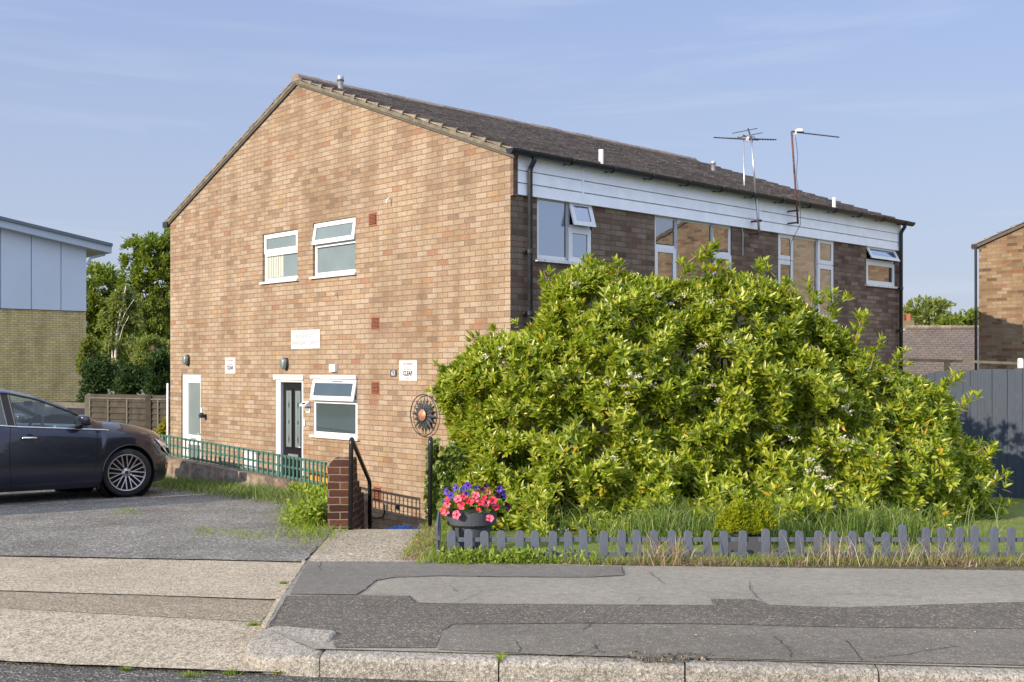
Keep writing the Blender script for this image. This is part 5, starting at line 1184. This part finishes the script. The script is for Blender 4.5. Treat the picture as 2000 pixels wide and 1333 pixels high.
# ------------------------------------------------------------------ vegetation
def inside(poly, x, y):
    n = len(poly); c = np.zeros(len(x), bool); j = n - 1
    for i in range(n):
        xi, yi = poly[i]; xj, yj = poly[j]
        c ^= ((yi > y) != (yj > y)) & (x < (xj - xi) * (y - yi) / ((yj - yi) + 1e-12) + xi); j = i
    return c
def edge_dist(poly, x, y):
    d = np.full(len(x), 1e9); n = len(poly)
    for i in range(n):
        a = np.array(poly[i]); b = np.array(poly[(i + 1) % n]); ab = b - a; t_ = np.clip(((x - a[0]) * ab[0] + (y - a[1]) * ab[1]) / (ab @ ab), 0, 1)
        d = np.minimum(d, np.hypot(x - a[0] - t_ * ab[0], y - a[1] - t_ * ab[1]))
    return d
def n3(x, y, z, s, seed=0.0): return np.array([mnoise.noise(Vector((a * s + seed, b * s, c * s))) for a, b, c in zip(x, y, z)])
def rosettes(P, D, k, L, W, spread=(.5, 1.3), back=.05, jl=.3):
    """k leaves round each shoot tip P with axis D"""
    n = len(P); D = unit(D); ref = np.tile([0.3, .2, 1.], (n, 1)); X = unit(np.cross(D, ref)); Y = np.cross(D, X)
    ph = rng.uniform(0, 2 * np.pi, n)[:, None] + np.arange(k)[None] * 2.4; sp = rng.uniform(spread[0], spread[1], (n, k))
    dirs = D[:, None] * np.cos(sp)[..., None] + (X[:, None] * np.cos(ph)[..., None] + Y[:, None] * np.sin(ph)[..., None]) * np.sin(sp)[..., None]
    pos = P[:, None] - D[:, None] * (rng.uniform(0, 1, (n, k)) * back)[..., None] * (sp[..., None])
    nor = D[:, None] * np.sin(sp)[..., None] - (dirs - D[:, None] * np.cos(sp)[..., None]) * .8 + rng.normal(0, .22, (n, k, 3))
    LL = L * rng.uniform(1 - jl, 1 + jl * .6, (n, k)); WW = W * rng.uniform(.75, 1.2, (n, k))
    return pos.reshape(-1, 3), dirs.reshape(-1, 3), nor.reshape(-1, 3), LL.ravel(), WW.ravel()

YB = 12.35
sil = [(905, 1500), (880, 1040), (868, 985), (872, 930), (905, 900), (890, 860), (868, 800), (853, 762), (872, 722), (905, 700), (935, 668), (985, 655), (1035, 652), (1060, 600), (1072, 556), (1115, 530), (1165, 514), (1210, 534), (1270, 546), (1330, 554), (1385, 542), (1440, 535), (1490, 542), (1545, 566), (1590, 604), (1635, 632), (1672, 652), (1700, 690), (1755, 722), (1820, 742), (1870, 765), (1890, 790), (1900, 850), (1935, 870), (1962, 930), (1950, 985), (1920, 1030), (1900, 1500), (1500, 1600), (1000, 1500)]
silw = [((px - 1000) / F * YB, EYE - (py - HZ) / F * YB) for px, py in sil]
def bush_points(n, dmin, dmax, front_bias=.8):
    xs_, zs_ = [], []
    x = rng.uniform(-.95, 5.6, n * 3); z = rng.uniform(.12, 3.1, n * 3); ok = inside(silw, x, z); x, z = x[ok][:n], z[ok][:n]
    ed = edge_dist(silw, x, z); lump = n3(x, z, x * 0, 1.35, 3.); lump2 = n3(x, z, x * 0, 3.2, 8.)
    th = 1.25 * np.sqrt(np.clip(ed / 1.15, 0, 1)) * (1 + .36 * lump + .34 * lump2) + .03
    th = th * (1 + .62 * np.clip(1 - z / 1.1, 0, 1)); side = np.where(rng.uniform(0, 1, len(x)) < front_bias, -1, 1); dep = rng.uniform(dmin, dmax, len(x))
    y = YB + .12 * np.maximum(x, 0) + side * th * dep
    return x, y, z, ed, th, side
bush = thing('shrub', 'huge rounded glossy green shrub with creamy flower heads in front of the house', 'shrub', (2.2, 12.4, zP(12.4)))
bo_ = np.array(bush.location)
x, y, z, ed, th, side = bush_points(16500, .74, 1.05)
Pp = np.c_[x, y, z]
cen = np.c_[x * .75 + .25 * 2.2, np.full(len(x), YB + .3) + .12 * x, z * .55 + .25]
D = unit(Pp - cen) * .8 + np.array([-.08, -.05, .62]) + rng.normal(0, .36, Pp.shape)
gap = n3(x, z, y, 2.9, 21.) + .6 * n3(x, z, y, 6., 11.) ; keep = (gap > -.05) | (ed < .2)
a1 = rosettes(Pp[keep], D[keep], 10, .096, .032, (.35, 1.35), .065, .45)
x, y, z, ed, th, side = bush_points(3600, .2, .72, .7)
P2_ = np.c_[x, y, z]; D2 = rng.normal(0, .6, P2_.shape) + np.array([0, -.3, .6])
a2 = rosettes(P2_, D2, 7, .10, .033, (.5, 1.6), .10)
# spiky long shoots on the outline
SP = []; SD = []
def shoot(p0, p1, n, r=.05):
    p0 = Vector(p0); p1 = Vector(p1); tw = MB(); bl = Vector(bo_); tw.tube([p0 - bl, p0.lerp(p1, .5) + Vector((0, 0, .02)) - bl, p1 - bl], [.008, .006, .004], 5); tw.build('twig', M['twig'], bush)
    for k in range(n):
        t_ = (k + 1) / n; q = p0.lerp(p1, t_); SP.append(q + Vector((random.gauss(0, r), random.gauss(0, r), random.gauss(0, r * .6)))); SD.append((p1 - p0).normalized() + Vector((random.gauss(0, .3), random.gauss(0, .3), .5)))
B_ = lambda px, py, y_=12.2: at(px, py, y_)
for a, b, n_ in (((1322, 560), (1345, 512), 5), ((1345, 512), (1400, 478), 6), ((1380, 560), (1392, 505), 6), ((1420, 555), (1422, 515), 3), ((1160, 540), (1152, 498), 4), ((1080, 590), (1062, 530), 4), ((1205, 550), (1212, 508), 4), ((1478, 550), (1495, 508), 4), ((1545, 580), (1540, 540), 3), ((1585, 600), (1590, 560), 4), ((1625, 625), (1636, 572), 5), ((1672, 660), (1690, 605), 5),
                 ((1050, 665), (1028, 630), 4), ((965, 690), (930, 655), 4), ((985, 680), (962, 642), 4), ((905, 750), (868, 715), 5), ((895, 780), (857, 762), 4), ((1740, 730), (1772, 690), 4), ((1840, 760), (1868, 728), 4), ((1880, 800), (1900, 768), 3), ((1900, 890), (1940, 868), 4), ((1930, 950), (1968, 925), 4), ((1700, 720), (1716, 672), 4), ((1915, 1030), (1950, 1000), 5), ((1905, 1000), (1945, 985), 3)): shoot(B_(*a), B_(*b), n_ * 2)
a3 = rosettes(np.array(SP), np.array(SD), 9, .10, .032, (.4, 1.3), .06)
al = [np.concatenate([q[i] for q in (a1, a2, a3)]) for i in range(5)]
al[0][:, 2] = np.maximum(al[0][:, 2], zP(al[0][:, 1]) + .05)
leaves('foliage', al[0] - bo_, al[1], al[2], al[3], al[4], M['bush'], bush, fold=.16, curve=.08, wide=.42)
br = MB()
for k in range(60):
    bx = random.uniform(.3, 4.4); b0 = Vector((bx, YB + .3 + random.uniform(-.3, .3), zP(12.5))); xx, yy, zz_, *_ = bush_points(3, .6, .9)
    if len(xx) == 0: continue
    e_ = Vector((xx[0], yy[0], zz_[0])); b0.x = b0.x * .4 + e_.x * .6; m1 = b0.lerp(e_, .5) + Vector((random.uniform(-.2, .2), random.uniform(-.1, .2), .15))
    br.tube([b0 - Vector(bo_), m1 - Vector(bo_), e_ - Vector(bo_)], [.028, .017, .007], 6)
br.build('stems', M['bark'], bush)
# flower heads : small creamy umbels
fx, fy, fz, ed, th, side = bush_points(420, .98, 1.05, 1.0); ff = n3(fx, fz, fy, 1.1, 40.) > .12; fx, fy, fz = fx[ff][:55], fy[ff][:55], fz[ff][:55]
FP = []
for a, b, c_ in zip(fx, fy, fz):
    for k in range(26): FP.append((a + random.gauss(0, .022), b - .035 + random.gauss(0, .010), c_ + .02 + random.gauss(0, .011)))
FP = np.array(FP); nf = len(FP)
M['flower'] = leaf_mat('cream_petal', [(0, (.45, .44, .30)), (1, (.70, .68, .55))], .2, .1, .7, (1, 1, 1))
tag(leaves('flower_heads', FP - bo_, rng.normal(0, 1, (nf, 3)) + [0, -.6, .5], rng.normal(0, 1, (nf, 3)), np.full(nf, .020), np.full(nf, .020), M['flower'], bush), kind='stuff')

# ivy bank beside the handrail
ivy = thing('ivy', 'dense dark ivy mound between the handrail and the big shrub', 'ivy', (-.35, 12.3, zP(12.3))); io = np.array(ivy.location)
n_ = 12000; x = rng.uniform(-.90, .15, n_); z = rng.uniform(-.1, .95, n_); top_ = .88 + .06 * np.sin(x * 9) + .10 * n3(x, x * 0, x * 0, 5); ok = z < top_ * (1 - np.clip((-.72 - x) / .12, 0, 1) * .15); x, z = x[ok], z[ok]
y = 12.35 + .35 * rng.uniform(-1, 1, len(x)) + .12 * n3(x, z, x, 4); front = rng.uniform(0, 1, len(x)) < .6; y = np.where(front, 11.85 + .10 * n3(x, z, x, 5), y)
leftf = rng.uniform(0, 1, len(x)) < .25; x = np.where(leftf, -.88 + .06 * n3(y, z, y, 5), x); y = np.where(leftf, rng.uniform(11.95, 13.0, len(x)), y)
P = np.c_[x, y, z]; Dn = rng.normal(0, .5, P.shape) + np.array([-.1, -.35, -.7]); Nn = rng.normal(0, .35, P.shape) + np.array([-.5, -.9, .4])
leaves('foliage', P - io, Dn, Nn, rng.uniform(.04, .075, len(P)), rng.uniform(.04, .065, len(P)), M['ivy'], ivy, fold=.12, wide=.35)
mb = MB(); mb.box(-.35, .5, -.22, .45, -.1, .72); ic = mb.build('woody_core', M['bark'], ivy, bevel=.08)

def grass_patch(name, n, fx_, h, hw, lean, m, label, cat='grass', bend=.35, zf=None):
    P = np.array([fx_() for _ in range(n)]); zz = np.array([zP(q[1]) for q in P]) if zf is None else np.array([zf(*q) for q in P])
    D = np.c_[rng.normal(0, lean, n), rng.normal(0, lean, n), np.ones(n)]
    L = h * rng.uniform(.45, 1.15, n) * (1 + .3 * n3(P[:, 0], P[:, 1], P[:, 0] * 0, 2.5)); return tag(blades(name, np.c_[P, zz], D, L, hw * rng.uniform(.6, 1.2, n), m, bend=bend), label, cat, kind='stuff')
U = random.uniform
grass_patch('grass', 50000, lambda: (U(-.72, 9.0), 9.0 + (random.random() ** 1.3) * 7), .028, .005, .5, M['grass'], 'short lawn grass behind the low picket fence')
grass_patch('tall_grass', 2300, lambda: (lambda a: (a, 10.15 + U(-.3, .35)))(random.choice([random.gauss(1.35, .22), random.gauss(2.1, .3), random.gauss(3.3, .3), random.gauss(2.3, .4), random.gauss(3.4, .15), U(.2, 4.4)])), .50, .009, .26, M['tallgrass'], 'long rank grass growing up in front of the big shrub', bend=.6)
def strip():
    x = U(-.75, 9); t_ = random.gauss(0, .07); return (x, 8.80 + t_)
grass_patch('grass', 5200, strip, .11, .006, .5, M['grass'], 'green weeds growing along the foot of the picket fence')
def clump():
    while True:
        x = random.choice([U(.35, 9), random.gauss(1.5, .4), random.gauss(3.3, .6)]); q = mnoise.noise(Vector((x * 3.1, 2.5, 0))) + .6 * mnoise.noise(Vector((x * 9, 5.5, 0)))
        if random.random() < .28 + 1.6 * q: return (x, 8.75 + random.gauss(0, .06))
grass_patch('dry_grass', 6000, clump, .095, .0055, 1.0, M['dry'], 'straw coloured dead grass along the foot of the picket fence', bend=.6)
grass_patch('grass', 2600, lambda: (U(.5, 9), 8.80 + random.gauss(0, .05)), .06, .006, .8, M['weed'], 'short green growth between the dead grass under the pickets')
grass_patch('dry_grass', 420, lambda: (random.choice([random.gauss(2.55, .15), random.gauss(3.3, .2), random.gauss(1.2, .1), U(1, 4.3)]), 8.72 + random.gauss(0, .05)), .30, .006, .35, M['dry'], 'tall dead grass stalks standing against the picket fence', bend=.35)
def lat_strip(k):
    def f():
        px_ = U(290, 640); x, y = lat_px(px_, LAT - abs(random.gauss(0, k))); return (x, y)
    return f
grass_patch('grass', 5200, lat_strip(.30), .24, .010, .5, M['tallgrass'], 'rough weeds along the foot of the retaining wall beside the car', bend=.5)
grass_patch('grass', 3000, lambda: (lambda q: (q.x, q.y))(g(random.gauss(600, 28), random.gauss(1012, 20))), .11, .008, .6, M['weed'], 'low weeds at the corner of the driveway by the brick pier')
grass_patch('dry_grass', 3800, lambda: (lambda q: (q.x, q.y))(g(random.gauss(605, 45), random.gauss(1048, 14))), .035, .005, 1.4, M['dry'], 'flattened dead grass at the edge of the driveway')
grass_patch('grass', 2600, lambda: (lambda q: (q.x, q.y))(g(*random.choice([(random.gauss(500, 30), random.gauss(1050, 4)), (random.gauss(455, 30), random.gauss(1042, 4)), (random.gauss(650, 18), random.gauss(1035, 8)), (random.gauss(400, 12), random.gauss(1040, 6)), (random.gauss(245, 20), random.gauss(1000, 5))]))), .04, .006, .9, M['weed'], 'small tufts of grass growing through the driveway')
grass_patch('grass', 520, lambda: ga(*random.choice([(random.gauss(378, 14), 1314 + U(-2, 3)), (random.gauss(450, 10), 1310 + U(-2, 3)), (random.gauss(545, 6), 1310 + U(-2, 2)), (random.gauss(245, 4), 1304), (random.gauss(495, 6), 1238), (random.gauss(553, 4), 1154)])), .035, .005, .7, M['weed'], 'tufts of grass in the joints beside the road', zf=lambda x, y: .205 + (.06 if y > 6 else 0))
grass_patch('grass', 60, lambda: (lambda q: (q.x, q.y))(kl(.965 + U(-.01, .01), U(0, .1))), .06, .006, .5, M['weed'], 'tiny weed in the joint between two kerb stones', zf=lambda x, y: .30)
grass_patch('grass', 1300, lambda: (U(-.90, -.62) , U(9.0, 12.2)), .08, .008, .6, M['weed'], 'weeds along the side of the path by the short dark fence')
grass_patch('dry_grass', 1300, lat_strip(.35), .20, .006, .6, M['dry'], 'dead grass stems among the weeds along the retaining wall', bend=.5)
grass_patch('dry_grass', 1500, lambda: (random.gauss(-.80, .06), U(8.9, 11.5)), .09, .006, .9, M['dry'], 'dead grass beside the path edge by the short dark fence', bend=.5)
mb = MB()
for k in range(230):
    q = g(U(100, 2000), U(1105, 1275)); r_ = U(.003, .009); a_ = U(0, 6); c_, s_ = math.cos(a_) * r_, math.sin(a_) * r_
    if q.x < -1.1 and q.y < 9: continue
    mb.add([(q.x - c_, q.y - s_, q.z + .014), (q.x + s_ * .5, q.y - c_ * .5, q.z + .019), (q.x + c_, q.y + s_, q.z + .014), (q.x - s_ * .5, q.y + c_ * .5, q.z + .016)], [(0, 1, 2, 3)])
tag(mb.build('litter', simple('dry_litter', (.34, .28, .18), .9, var=.6, scale=40)), 'small dry leaf fragments and grit scattered over the pavement', 'litter', kind='stuff')
# leafy weeds near the pier
def leafy(name, label, pts, n, h, m, Lr=.07, wr=.03, cat='weeds'):
    P = []; 
    for _ in range(n):
        q = pts(); P.append((q[0], q[1], zP(q[1]) + h * random.random() ** 1.3))
    P = np.array(P); D = rng.normal(0, .6, P.shape) + np.array([0, -.2, .7]); N = rng.normal(0, .4, P.shape) + np.array([-.3, -.5, .8])
    return tag(leaves(name, P, D, N, Lr * rng.uniform(.6, 1.2, n), wr * rng.uniform(.6, 1.2, n), m), label, cat, kind='stuff')
leafy('weeds', 'bright green leafy weeds against the brick pier and trellis', lambda: (lambda t_: lat_px(560 + 85 * t_, LAT - .15 - random.random() ** 2 * (1.6 * t_ ** 2)))(random.random() ** .6), 1700, .20, M['weed'])
leafy('weeds', 'bright green leafy weeds beside the left face of the pier', lambda: (-1.95 - abs(random.gauss(0, .16)), 11.35 + abs(random.gauss(0, .5))), 900, .24, M['weed'])
leafy('weeds', 'leafy green weeds at the foot of the first fence section', lambda: (random.choice([random.gauss(-.35, .12), random.gauss(.05, .1), U(-.6, .7)]), 8.78 + random.gauss(0, .06)), 900, .10, M['weed'], .045, .02)

# low yellow green conifer behind the fence, in a grey planter
p = g(1448, 1085); Y_ = 9.45; ox = (1455 - 1000) / F * Y_
pl = thing('planter', 'small grey wooden planter box behind the picket fence', 'planter', (ox, Y_, zP(Y_))); mb = MB()
for a in ((-.14, .14, -.14, -.12), (-.14, .14, .12, .14)): mb.box(a[0], a[1], a[2], a[3], 0, .15)
mb.box(-.14, -.12, -.12, .12, 0, .15); mb.box(.12, .14, -.12, .12, 0, .15); mb.box(-.12, .12, -.12, .12, .0, .12); mb.build('box', M['slate'], pl)
cf = thing('dwarf_conifer', 'dwarf yellow green conifer growing in the grey planter', 'conifer', (ox, Y_, zP(Y_) + .11)); n_ = 2000
th_ = rng.uniform(0, 2 * np.pi, n_); u_ = rng.uniform(0, 1, n_) ** .5; lm = 1 + .28 * np.sin(3 * th_ + 1) + .18 * np.sin(5 * th_); P = np.c_[.20 * u_ * lm * np.cos(th_), .17 * u_ * lm * np.sin(th_), .03 + .24 * np.sqrt(np.clip(1 - u_ ** 2 * .9, 0, 1)) * lm * rng.uniform(.45, 1, n_)]
q = rosettes(P, P * np.array([2, 2, 1.]) + [0, 0, .25] + rng.normal(0, .05, P.shape), 6, .036, .008, (.1, .8), .02); leaves('foliage', *q, M['conifer'], cf)

# flower pot with petunias
pot_c = Vector(((921 - 1000) / F * 9.45, 9.45, zP(9.45)))
H = thing('flower_pot', 'large dark grey round pot behind the first fence section', 'pot', pot_c); mb = MB()
mb.lathe([(.001, .0), (.14, .0), (.165, .23), (.195, .235), (.212, .25), (.218, .355), (.205, .36), (.195, .34), (.001, .33)], (0, 0, 0), 40); mb.build('pot', M['pot'], H, smooth=False); mb = MB(); mb.lathe([(.196, .325), (.001, .335)], (0, 0, 0), 24); mb.build('compost', M['soil'], H)
def petal_flower(Hh, c, ax, r, m, mc):
    ax = Vector(ax).normalized(); X = ax.cross(Vector((0, 0, 1))).normalized(); Y = ax.cross(X); n_ = 20; vs = [tuple(c - ax * .018)]; ph = random.random() * 6
    for rr, dz in ((.35, -.004), (1.0, .006)):
        for i in range(n_):
            a = 2 * math.pi * i / n_; k = r * rr * (1 + (.10 * math.cos(5 * a + ph) if rr == 1 else 0)); rf = random.uniform(-.004, .004) * rr - (.007 * math.cos(5 * a + ph) if rr == 1 else 0); vs.append(tuple(c + X * k * math.cos(a) + Y * k * math.sin(a) + ax * (dz + rf)))
    fs = [(0, 1 + i, 1 + (i + 1) % n_) for i in range(n_)] + [(1 + i, 1 + n_ + i, 1 + n_ + (i + 1) % n_, 1 + (i + 1) % n_) for i in range(n_)]
    mb = MB(); mb.add(vs, fs); o = mb.build('flower', m, Hh, recalc=False)
    o.data.materials.append(mc)
    for i, p_ in enumerate(o.data.polygons): p_.material_index = 1 if i < n_ else 0
    return o
def petal_mat(nm, c): t = NT(nm); t.col(t.mix(t.ramp(t.noise(60, 3), [(.3, G3(0)), (.7, G3(1))]), tuple(x * .75 for x in c), c)).set(Roughness=.5); return t.m
M['pet_pink'] = petal_mat('petunia_coral', (.85, .05, .09)); M['pet_pink2'] = petal_mat('petunia_pink', (.80, .16, .24)); M['pet_purple'] = petal_mat('petunia_violet', (.11, .05, .42)); M['pet_dark'] = petal_mat('petunia_dark', (.10, .008, .06)); M['pet_in'] = petal_mat('petunia_throat', (.45, .03, .10)); M['pet_pin'] = petal_mat('petunia_dark_throat', (.04, .015, .14))
def petunia(label, fl, m, mc, seedv, leaf_n, mats=None):
    H = thing('petunia', label, 'petunia', pot_c + Vector((0, 0, .34)), 0, 'petunias in the grey pot'); hc = H.location
    n_ = leaf_n; th_ = rng.uniform(0, 2 * np.pi, n_); u_ = rng.uniform(0, 1, n_) ** .5; P = np.c_[.27 * u_ * np.cos(th_), .22 * u_ * np.sin(th_), (.20 * np.sqrt(1 - u_ ** 2 * .95) - .03) * rng.uniform(.4, 1, n_)]
    leaves('foliage', P, P * [1.5, 1.5, 1.] + [0, 0, .2] + rng.normal(0, .12, P.shape), rng.normal(0, .4, P.shape) + [-.2, -.5, 1], rng.uniform(.035, .06, n_), rng.uniform(.018, .028, n_), M['weed'], H)
    for i, (px_, py_, r_) in enumerate(fl):
        rel = (px_ - 921) / F * 9.4; dep = math.sqrt(max(0, .075 - rel * rel)) if py_ > 960 else .02; q = at(px_ + random.uniform(-2, 2), py_, 9.45 - dep) - hc
        petal_flower(H, q, (rel * 3 - .12 + random.uniform(-.5, .5), -1, .35 + random.uniform(-.5, .5)), r_ * 1.02, (mats or [m])[i % len(mats or [m])], mc)
petunia('coral pink petunias spilling over the front of the grey pot', [(867, 998, .034), (874, 985, .030), (874, 975, .026), (896, 975, .036), (902, 987, .038), (892, 1006, .036), (918, 980, .032), (930, 968, .032), (939, 982, .028), (950, 982, .034), (962, 978, .036), (958, 1013, .034), (968, 990, .030), (928, 975, .028), (936, 996, .018), (870, 1000, .03), (945, 972, .022), (955, 962, .02), (905, 970, .028), (966, 984, .026)], M['pet_pink'], M['pet_in'], 1, 420, [M['pet_pink'], M['pet_pink2']])
petunia('violet petunias at the back and sides of the grey pot', [(872, 960, .030), (880, 968, .028), (891, 954, .032), (903, 956, .028), (914, 949, .034), (908, 960, .024), (931, 953, .022), (976, 955, .028), (984, 963, .026), (986, 970, .022), (868, 981, .026), (912, 965, .02)], M['pet_purple'], M['pet_pin'], 2, 320)
petunia('dark maroon petunias at the right of the grey pot', [(992, 991, .036), (972, 968, .026), (950, 950, .022), (944, 957, .024)], M['pet_dark'], M['pet_pin'], 3, 120)

# unseen leafy block added left of the frame to shade the drive
hg = thing('shade_caster', 'unseen leafy block added beyond the left edge to shade the driveway in front of the car', 'shade_caster', (-7.6, 11.6, zP(11.6))); n_ = 9000
P = np.c_[rng.uniform(-1.1, 1.1, n_), rng.uniform(-.5, .5, n_), rng.uniform(0, 1.5, n_)]; ax_ = rng.integers(0, 3, n_); sg_ = np.where(rng.uniform(0, 1, n_) < .5, -1, 1)
for q_, h_ in ((0, 1.1), (1, .5)): P[ax_ == q_, q_] = sg_[ax_ == q_] * h_
P[ax_ == 2, 2] = 1.5; P = P + rng.normal(0, .035, P.shape); ca_, sa_ = math.cos(A), math.sin(A); P = np.c_[P[:, 0] * ca_ - P[:, 1] * sa_, P[:, 0] * sa_ + P[:, 1] * ca_, P[:, 2]]
leaves('foliage', P, rng.normal(0, 1, P.shape), rng.normal(0, 1, P.shape) + [0, 0, .5], rng.uniform(.05, .09, n_), rng.uniform(.03, .05, n_), M['ivy'], hg)
mb = MB(); mb.box(-1.02, 1.02, -.42, .42, 0, 1.42, lambda x, y, z: (x * ca_ - y * sa_, x * sa_ + y * ca_, z)); mb.build('woody_core', M['bark'], hg)
# trees and shrubs behind
def tree(name, label, base, trunk_h, blobs, n, L, W, m, barkm, group=None, r0=.18, cat='tree', drop=0, limbs=8):
    """blobs: (dx, dy, z, rx, rz) relative to base"""
    H = thing(name, label, cat, base, 0, group); wts = np.array([b[3] ** 2 * b[4] for b in blobs]); wts = wts / wts.sum(); P = []
    for b, wt in zip(blobs, wts):
        k = int(n * wt); v = unit(rng.normal(0, 1, (k, 3))); rr = rng.uniform(.35, 1.0, k) ** .6; q = v * rr[:, None]; q = q * (1 + .25 * n3(v[:, 0], v[:, 1], v[:, 2], 2.2, b[0] * 3 + b[2])[:, None]); P.append(q * [b[3], b[3], b[4]] + [b[0], b[1], b[2]])
    P = np.concatenate(P); cl = n3(P[:, 0], P[:, 1], P[:, 2], .9 / max(.4, blobs[0][3] * .35), 5.); P = P[cl > -.04]; k = len(P); P = P[P[:, 2] > .05]; k = len(P)
    cent = P.mean(0); D = unit(P - cent) + rng.normal(0, .6, P.shape) + [0, 0, -drop]; N = rng.normal(0, .5, P.shape) + unit(P - cent) + [0, 0, .5]
    leaves('crown', P, D, N, L * rng.uniform(.6, 1.2, k), W * rng.uniform(.6, 1.2, k), m, H)
    if trunk_h:
        mb = MB(); t0 = Vector((0, 0, -.1)); t1 = Vector((blobs[0][0] * .4, blobs[0][1] * .4, trunk_h)); mb.tube([t0, t0.lerp(t1, .5) + Vector((.05, 0, 0)), t1], [r0, r0 * .75, r0 * .5], 10)
        for k_ in range(limbs):
            b = blobs[k_ % len(blobs)]; e_ = Vector((b[0] + U(-.6, .6) * b[3], b[1] + U(-.6, .6) * b[3], b[2] + U(-.2, .75) * b[4])); s_ = t0.lerp(t1, U(.55, 1)); mb.tube([s_, s_.lerp(e_, .5) + Vector((U(-.1, .1), U(-.1, .1), .1)), e_], [r0 * .35, r0 * .2, r0 * .06], 6)
        mb.build('trunk', barkm, H)
    return H
def px_blob(px, py, rpx, rpy, Y, base, dy=0): X = (px - 1000) / F * Y; return (X - base[0], dy, EYE - (py - HZ) / F * Y - base[2], rpx / F * Y, rpy / F * Y)
gz = -.62
b = ((300 - 1000) / F * 49, 49, gz); tree('ash_tree', 'tall airy green tree between the yellow brick building and the house', b, 3.5, [px_blob(*a, 49, b) for a in ((300, 520, 38, 62), (262, 500, 26, 38), (325, 490, 26, 42), (320, 580, 34, 55), (255, 560, 26, 40), (290, 620, 45, 50))], 19000, .24, .10, M['ash'], M['bark'], 'trees behind the lap fence', limbs=14)
b = ((190 - 1000) / F * 53, 53, gz); tree('ash_tree', 'broad green tree beside the corner of the yellow brick building', b, 3.0, [px_blob(*a, 53, b) for a in ((195, 580, 42, 62), (170, 620, 40, 60), (215, 560, 22, 35), (220, 660, 40, 50), (178, 700, 40, 50))], 20000, .26, .11, M['ash'], M['bark'], 'trees behind the lap fence', limbs=10)
b = ((226 - 1000) / F * 34, 34, gz); H = tree('birch_tree', 'slender pale birch with white stems in front of the taller trees', b, 0, [px_blob(*a, 34, b) for a in ((240, 600, 26, 42), (215, 640, 24, 48), (255, 655, 26, 48), (232, 695, 34, 34), (205, 605, 14, 24), (262, 600, 16, 26))], 16000, .13, .06, M['birch'], M['birch_bark'], drop=.9)
mb = MB()
for pts_, r_ in ((((224, 800), (225, 700), (228, 650), (237, 600), (246, 560)), .042), (((223, 760), (217, 660), (218, 600), (226, 565)), .026), (((228, 650), (245, 610), (262, 585)), .014), (((226, 690), (240, 640), (252, 618)), .014)): mb.tube([at(px_, py_, 33.8) - H.location for px_, py_ in pts_], [r_ * (1 - .16 * i) for i in range(len(pts_))], 8)
mb.build('trunk', M['birch_bark'], H)
for px_, py_, rx_, ry_, Y_, lb, mt, sz in ((200, 745, 42, 48, 31, 'dark evergreen shrub behind the left end of the lap fence', 'shrub_dark', .16), (262, 755, 42, 40, 30, 'dark shrub behind the middle of the lap fence', 'shrub_dark', .16), (318, 745, 34, 55, 29, 'dark shrub behind the lap fence next to the house wall', 'shrub_dark', .16), (300, 690, 40, 34, 32, 'yellowish green bush in the sun above the dark shrubs', 'birch', .16), (180, 690, 22, 40, 36, 'bright green bush at the foot of the broad tree', 'birch', .18)):
    b = ((px_ - 1000) / F * Y_, Y_, gz); tree('shrub', lb, b, 1.2, [px_blob(px_, py_, rx_, ry_, Y_, b), px_blob(px_ - rx_ * .4, py_ + ry_ * .5, rx_ * .8, ry_ * .6, Y_, b), px_blob(px_ + rx_ * .4, py_ + ry_ * .5, rx_ * .8, ry_ * .7, Y_, b)], 11000, sz * .75, sz * .36, M[mt], M['bark'], 'shrubs behind the lap fence', r0=.08, cat='shrub', limbs=5)
b = (at(324, 840, 21.6)); b = (b.x, b.y, gz); tree('shrub', 'small yellow leaved shrub at the far corner of the house', b, .4, [px_blob(322, 828, 11, 16, 21.6, b), px_blob(318, 845, 9, 10, 21.6, b)], 700, .08, .04, leaf_mat('yellow_leaf', [(0, (.20, .20, .02)), (1, (.42, .36, .03))]), M['bark'], r0=.02, cat='shrub', limbs=4)
b = ((1820 - 1000) / F * 62, 62, gz); tree('far_tree', 'rounded pale green tree above the brown roof', b, 3.0, [px_blob(*a, 62, b) for a in ((1818, 618, 46, 34), (1790, 628, 30, 26), (1848, 632, 26, 22), (1800, 655, 50, 26))], 5000, .34, .16, M['birch'], M['bark'], 'trees beyond the brown roof', limbs=10)
b = ((1890 - 1000) / F * 55, 55, gz); tree('far_tree', 'darker green tree right of the rounded tree next to the neighbour gable', b, 2.5, [px_blob(*a, 55, b) for a in ((1895, 632, 30, 22), (1865, 640, 30, 18), (1912, 615, 10, 12), (1850, 652, 30, 14))], 4500, .26, .13, M['ash'], M['bark'], 'trees beyond the brown roof', limbs=6)
for px_, Y_ in ((-80, 60), (60, 70), (230, 75), (330, 66), (1700, 75), (1990, 70), (2200, 70)):
    b = ((px_ - 1000) / F * Y_, Y_, gz); lb = {-80: 'distant tree hidden behind the yellow brick building', 60: 'distant tree behind the white cladding', 230: 'dim distant tree seen through the ash tree', 330: 'dim distant tree by the left edge of the house', 1700: 'distant tree behind the end of the house', 1990: 'distant tree behind the neighbour house', 2200: 'distant tree beyond the right edge'}[px_]
    if px_ in (230, 330): tree('far_tree', lb, b, 2, [px_blob(px_, 690, 90, 60, Y_, b)], 3500, .5, .25, M['shrub_dark'], M['bark'], 'far trees', limbs=3)
